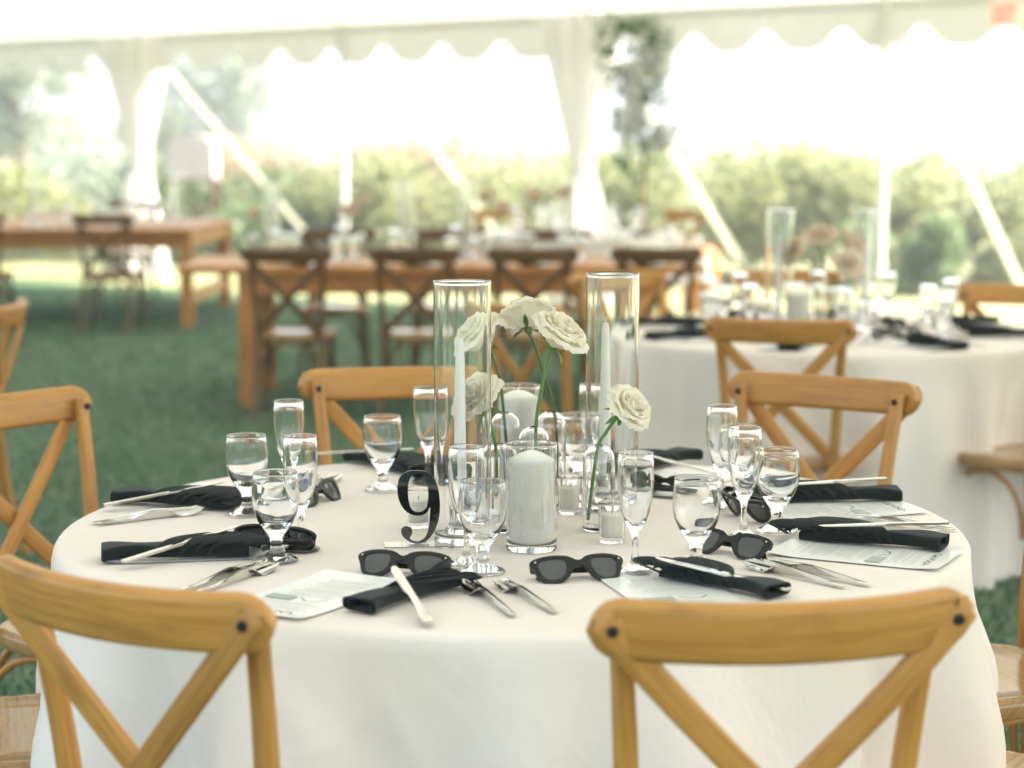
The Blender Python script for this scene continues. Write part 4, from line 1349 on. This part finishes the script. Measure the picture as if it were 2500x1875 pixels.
# ------------------------------------------------------------------ second round table
CX2, CY2 = 1.09, 6.82
AZ2 = [-161, -116, -71, -26, 10, 64, 109, 154]
for i, az in enumerate(AZ2):
    a = R(az); ca, sa = math.cos(a), math.sin(a)
    def pos(r, side): return (CX2 + sa * r + ca * side, CY2 + ca * r - sa * side)
    nm = ('near', 'left near', 'left', 'back left', 'back', 'back right', 'right', 'right near')[i]
    glass('g', *pos(.40, .13), f'blurred water goblet at the {nm} place of the second round table', 'water goblets on the second table')
    glass('f', *pos(.36, .20), f'blurred champagne flute at the {nm} place of the second round table', 'champagne flutes on the second table')
    x, y = pos(.58, 0)
    napkin(x, y, math.atan2(-ca, -sa), f'black napkin at the {nm} place of the second round table', 'black napkins on the second table', kind=i % 3)
    x, y = pos(.57, .03)
    menu(x, y, -az, f'paper menu at the {nm} place of the second round table', 'menus on the second table')
    if i in (0, 5, 6, 7):
        x, y = pos(.30, -.02)
        sunglasses(x, y, -az + 180, f'black sunglasses at the {nm} place of the second round table', group='sunglasses on the second table')
    p0, p1 = pos(.48, -.13), pos(.67, -.13)
    fork(*p0, *p1, f'fork at the {nm} place of the second round table', 'forks on the second table')
tall_vase(.905, 6.75, .425, 'tall glass cylinder at the left of the second table centrepiece', 'tall glass cylinders', clab='taper candle in the left cylinder of the second table')
tall_vase(1.235, 6.95, .418, 'tall glass cylinder at the right of the second table centrepiece', 'tall glass cylinders', clab='taper candle in the right cylinder of the second table')
pillar(.955, 6.62, .0405, .172, .148, 'wide candle vase on the second round table', 'thick ivory pillar candle on the second round table')
B2 = [(1.04, 6.78, .168), (1.10, 6.86, .150), (1.14, 6.72, .145)]
for i, (x, y, h) in enumerate(B2): bud_vase(x, y, h, ('left', 'middle', 'right')[i] + ' bud vase on the second round table')
rose((1.04, 6.78, Z(.02)), [(1.03, 6.78, Z(.16)), (1.02, 6.78, Z(.24)), (.985, 6.78, Z(.255))], (-.6, -.3, .45), .052, 'blush rose lowest left on the second round table', mat='petal_pink', seed=11, group='blush roses on the second table')
rose((1.10, 6.86, Z(.02)), [(1.09, 6.86, Z(.16)), (1.07, 6.86, Z(.26)), (1.065, 6.86, Z(.295))], (-.1, -.4, .8), .055, 'blush rose at the top of the second table centrepiece', mat='petal_pink', seed=12, group='blush roses on the second table')
rose((1.14, 6.72, Z(.02)), [(1.135, 6.72, Z(.15)), (1.13, 6.72, Z(.19)), (1.125, 6.72, Z(.215))], (.1, -.5, .5), .050, 'blush rose lowest right on the second round table', mat='petal_pink', seed=13, group='blush roses on the second table')
rose((1.11, 6.88, Z(.02)), [(1.115, 6.87, Z(.16)), (1.13, 6.86, Z(.25)), (1.145, 6.86, Z(.285))], (.6, -.3, .45), .052, 'blush rose at upper right on the second round table', mat='petal_pink', seed=14, group='blush roses on the second table')

# ------------------------------------------------------------------ farm table settings
rr = random.Random(5)
GN = 'blurred glasses on the near farm table'
for side, y in ((0, 10.72), (1, 11.18)):
    for i, x in enumerate((-1.12, -.48, .12, .73)):
        s = -1 if side == 0 else 1
        nm = ('left end', 'left middle', 'right middle', 'right end')[i] + (' near side' if side == 0 else ' far side')
        for j in range(2):
            glass('g', x + s * -.17 + .085 * j + rr.uniform(-.02, .02), y + rr.uniform(-.03, .03) + .05 * j, f'{("outer", "inner")[j]} water goblet at the {nm} of the near farm table', GN)
        glass('f', x + s * .16, y + rr.uniform(-.03, .03), f'champagne flute at the {nm} of the near farm table', GN)
        napkin(x + s * .02, y - s * .0 + (-.14 if side == 0 else .14), (PI / 2 if side == 0 else -PI / 2) + .4 * rr.uniform(-1, 1), f'black napkin at the {nm} of the near farm table', 'black napkins on the near farm table', kind=i % 3)
        menu(x, y + (-.14 if side == 0 else .14), 0 if side == 0 else 180, f'white menu at the {nm} of the near farm table', 'menus on the near farm table')
for x, lab in ((-1.32, 'left end'), (-.58, 'left middle'), (-.25, 'right middle'), (.34, 'right end')):
    tall_vase(x, 10.98, .425, f'tall glass cylinder at the {lab} of the near farm table', 'tall glass cylinders on the farm table', clab=f'taper candle at the {lab} of the near farm table', segs=28)
for i, (x, h, lab) in enumerate(((-1.42, .24, 'far left'), (-.92, .25, 'left'), (-.83, .31, 'left of centre'), (-.15, .33, 'middle'), (-.08, .27, 'right of middle'), (.10, .34, 'right'), (.28, .35, 'far right'))):
    bud_vase(x, 10.95, .15, f'bud vase, {lab}, on the near farm table')
    rose((x, 10.95, Z(.02)), [(x, 10.95, Z(.13)), (x + .01, 10.95, Z(h - .06)), (x + .02, 10.945, Z(h))], (rr.uniform(-.6, .6), -.4, .7), .046, f'dusky rose, {lab}, on the near farm table', mat='petal_pink', seed=30 + i, group='dusky roses on the near farm table')
GL = 'blurred glasses on the left farm table'
for side, y in ((0, 15.32), (1, 16.1)):
    for i, x in enumerate((-4.2, -3.55, -2.95)):
        nm = ('left', 'middle', 'right')[i] + (' near side' if side == 0 else ' far side')
        for j in range(2):
            glass('g', x - .17 + .1 * j + rr.uniform(-.02, .02), y + rr.uniform(-.05, .05), f'{("outer", "inner")[j]} water goblet at the {nm} of the left farm table', GL)
        glass('f', x + .17, y + rr.uniform(-.05, .05), f'champagne flute at the {nm} of the left farm table', GL)
        menu(x, y - .12, 0, f'white menu at the {nm} of the left farm table', 'menus on the left farm table')
for x, lab in ((-3.75, 'left'), (-2.62, 'right')):
    tall_vase(x, 15.7, .425, f'tall glass cylinder at the {lab} of the left farm table', 'tall glass cylinders on the farm table', clab=f'taper candle at the {lab} of the left farm table', segs=28)
GW = 'blurred glasses on the far white table'
for i in range(6):
    a = 2 * PI * i / 6 + .4
    pn = ('back', 'right back', 'right front', 'front', 'left front', 'left back')[i]
    glass('g', .47 + .42 * math.sin(a), 14.3 + .42 * math.cos(a), f'blurred water goblet at the {pn} of the far white round table', GW)
    glass('f', .47 + .45 * math.sin(a + .25), 14.3 + .45 * math.cos(a + .25), f'blurred champagne flute at the {pn} of the far white round table', GW)
napkin(.85, 13.75, .5, 'black napkin on the far white round table', None, kind=0)
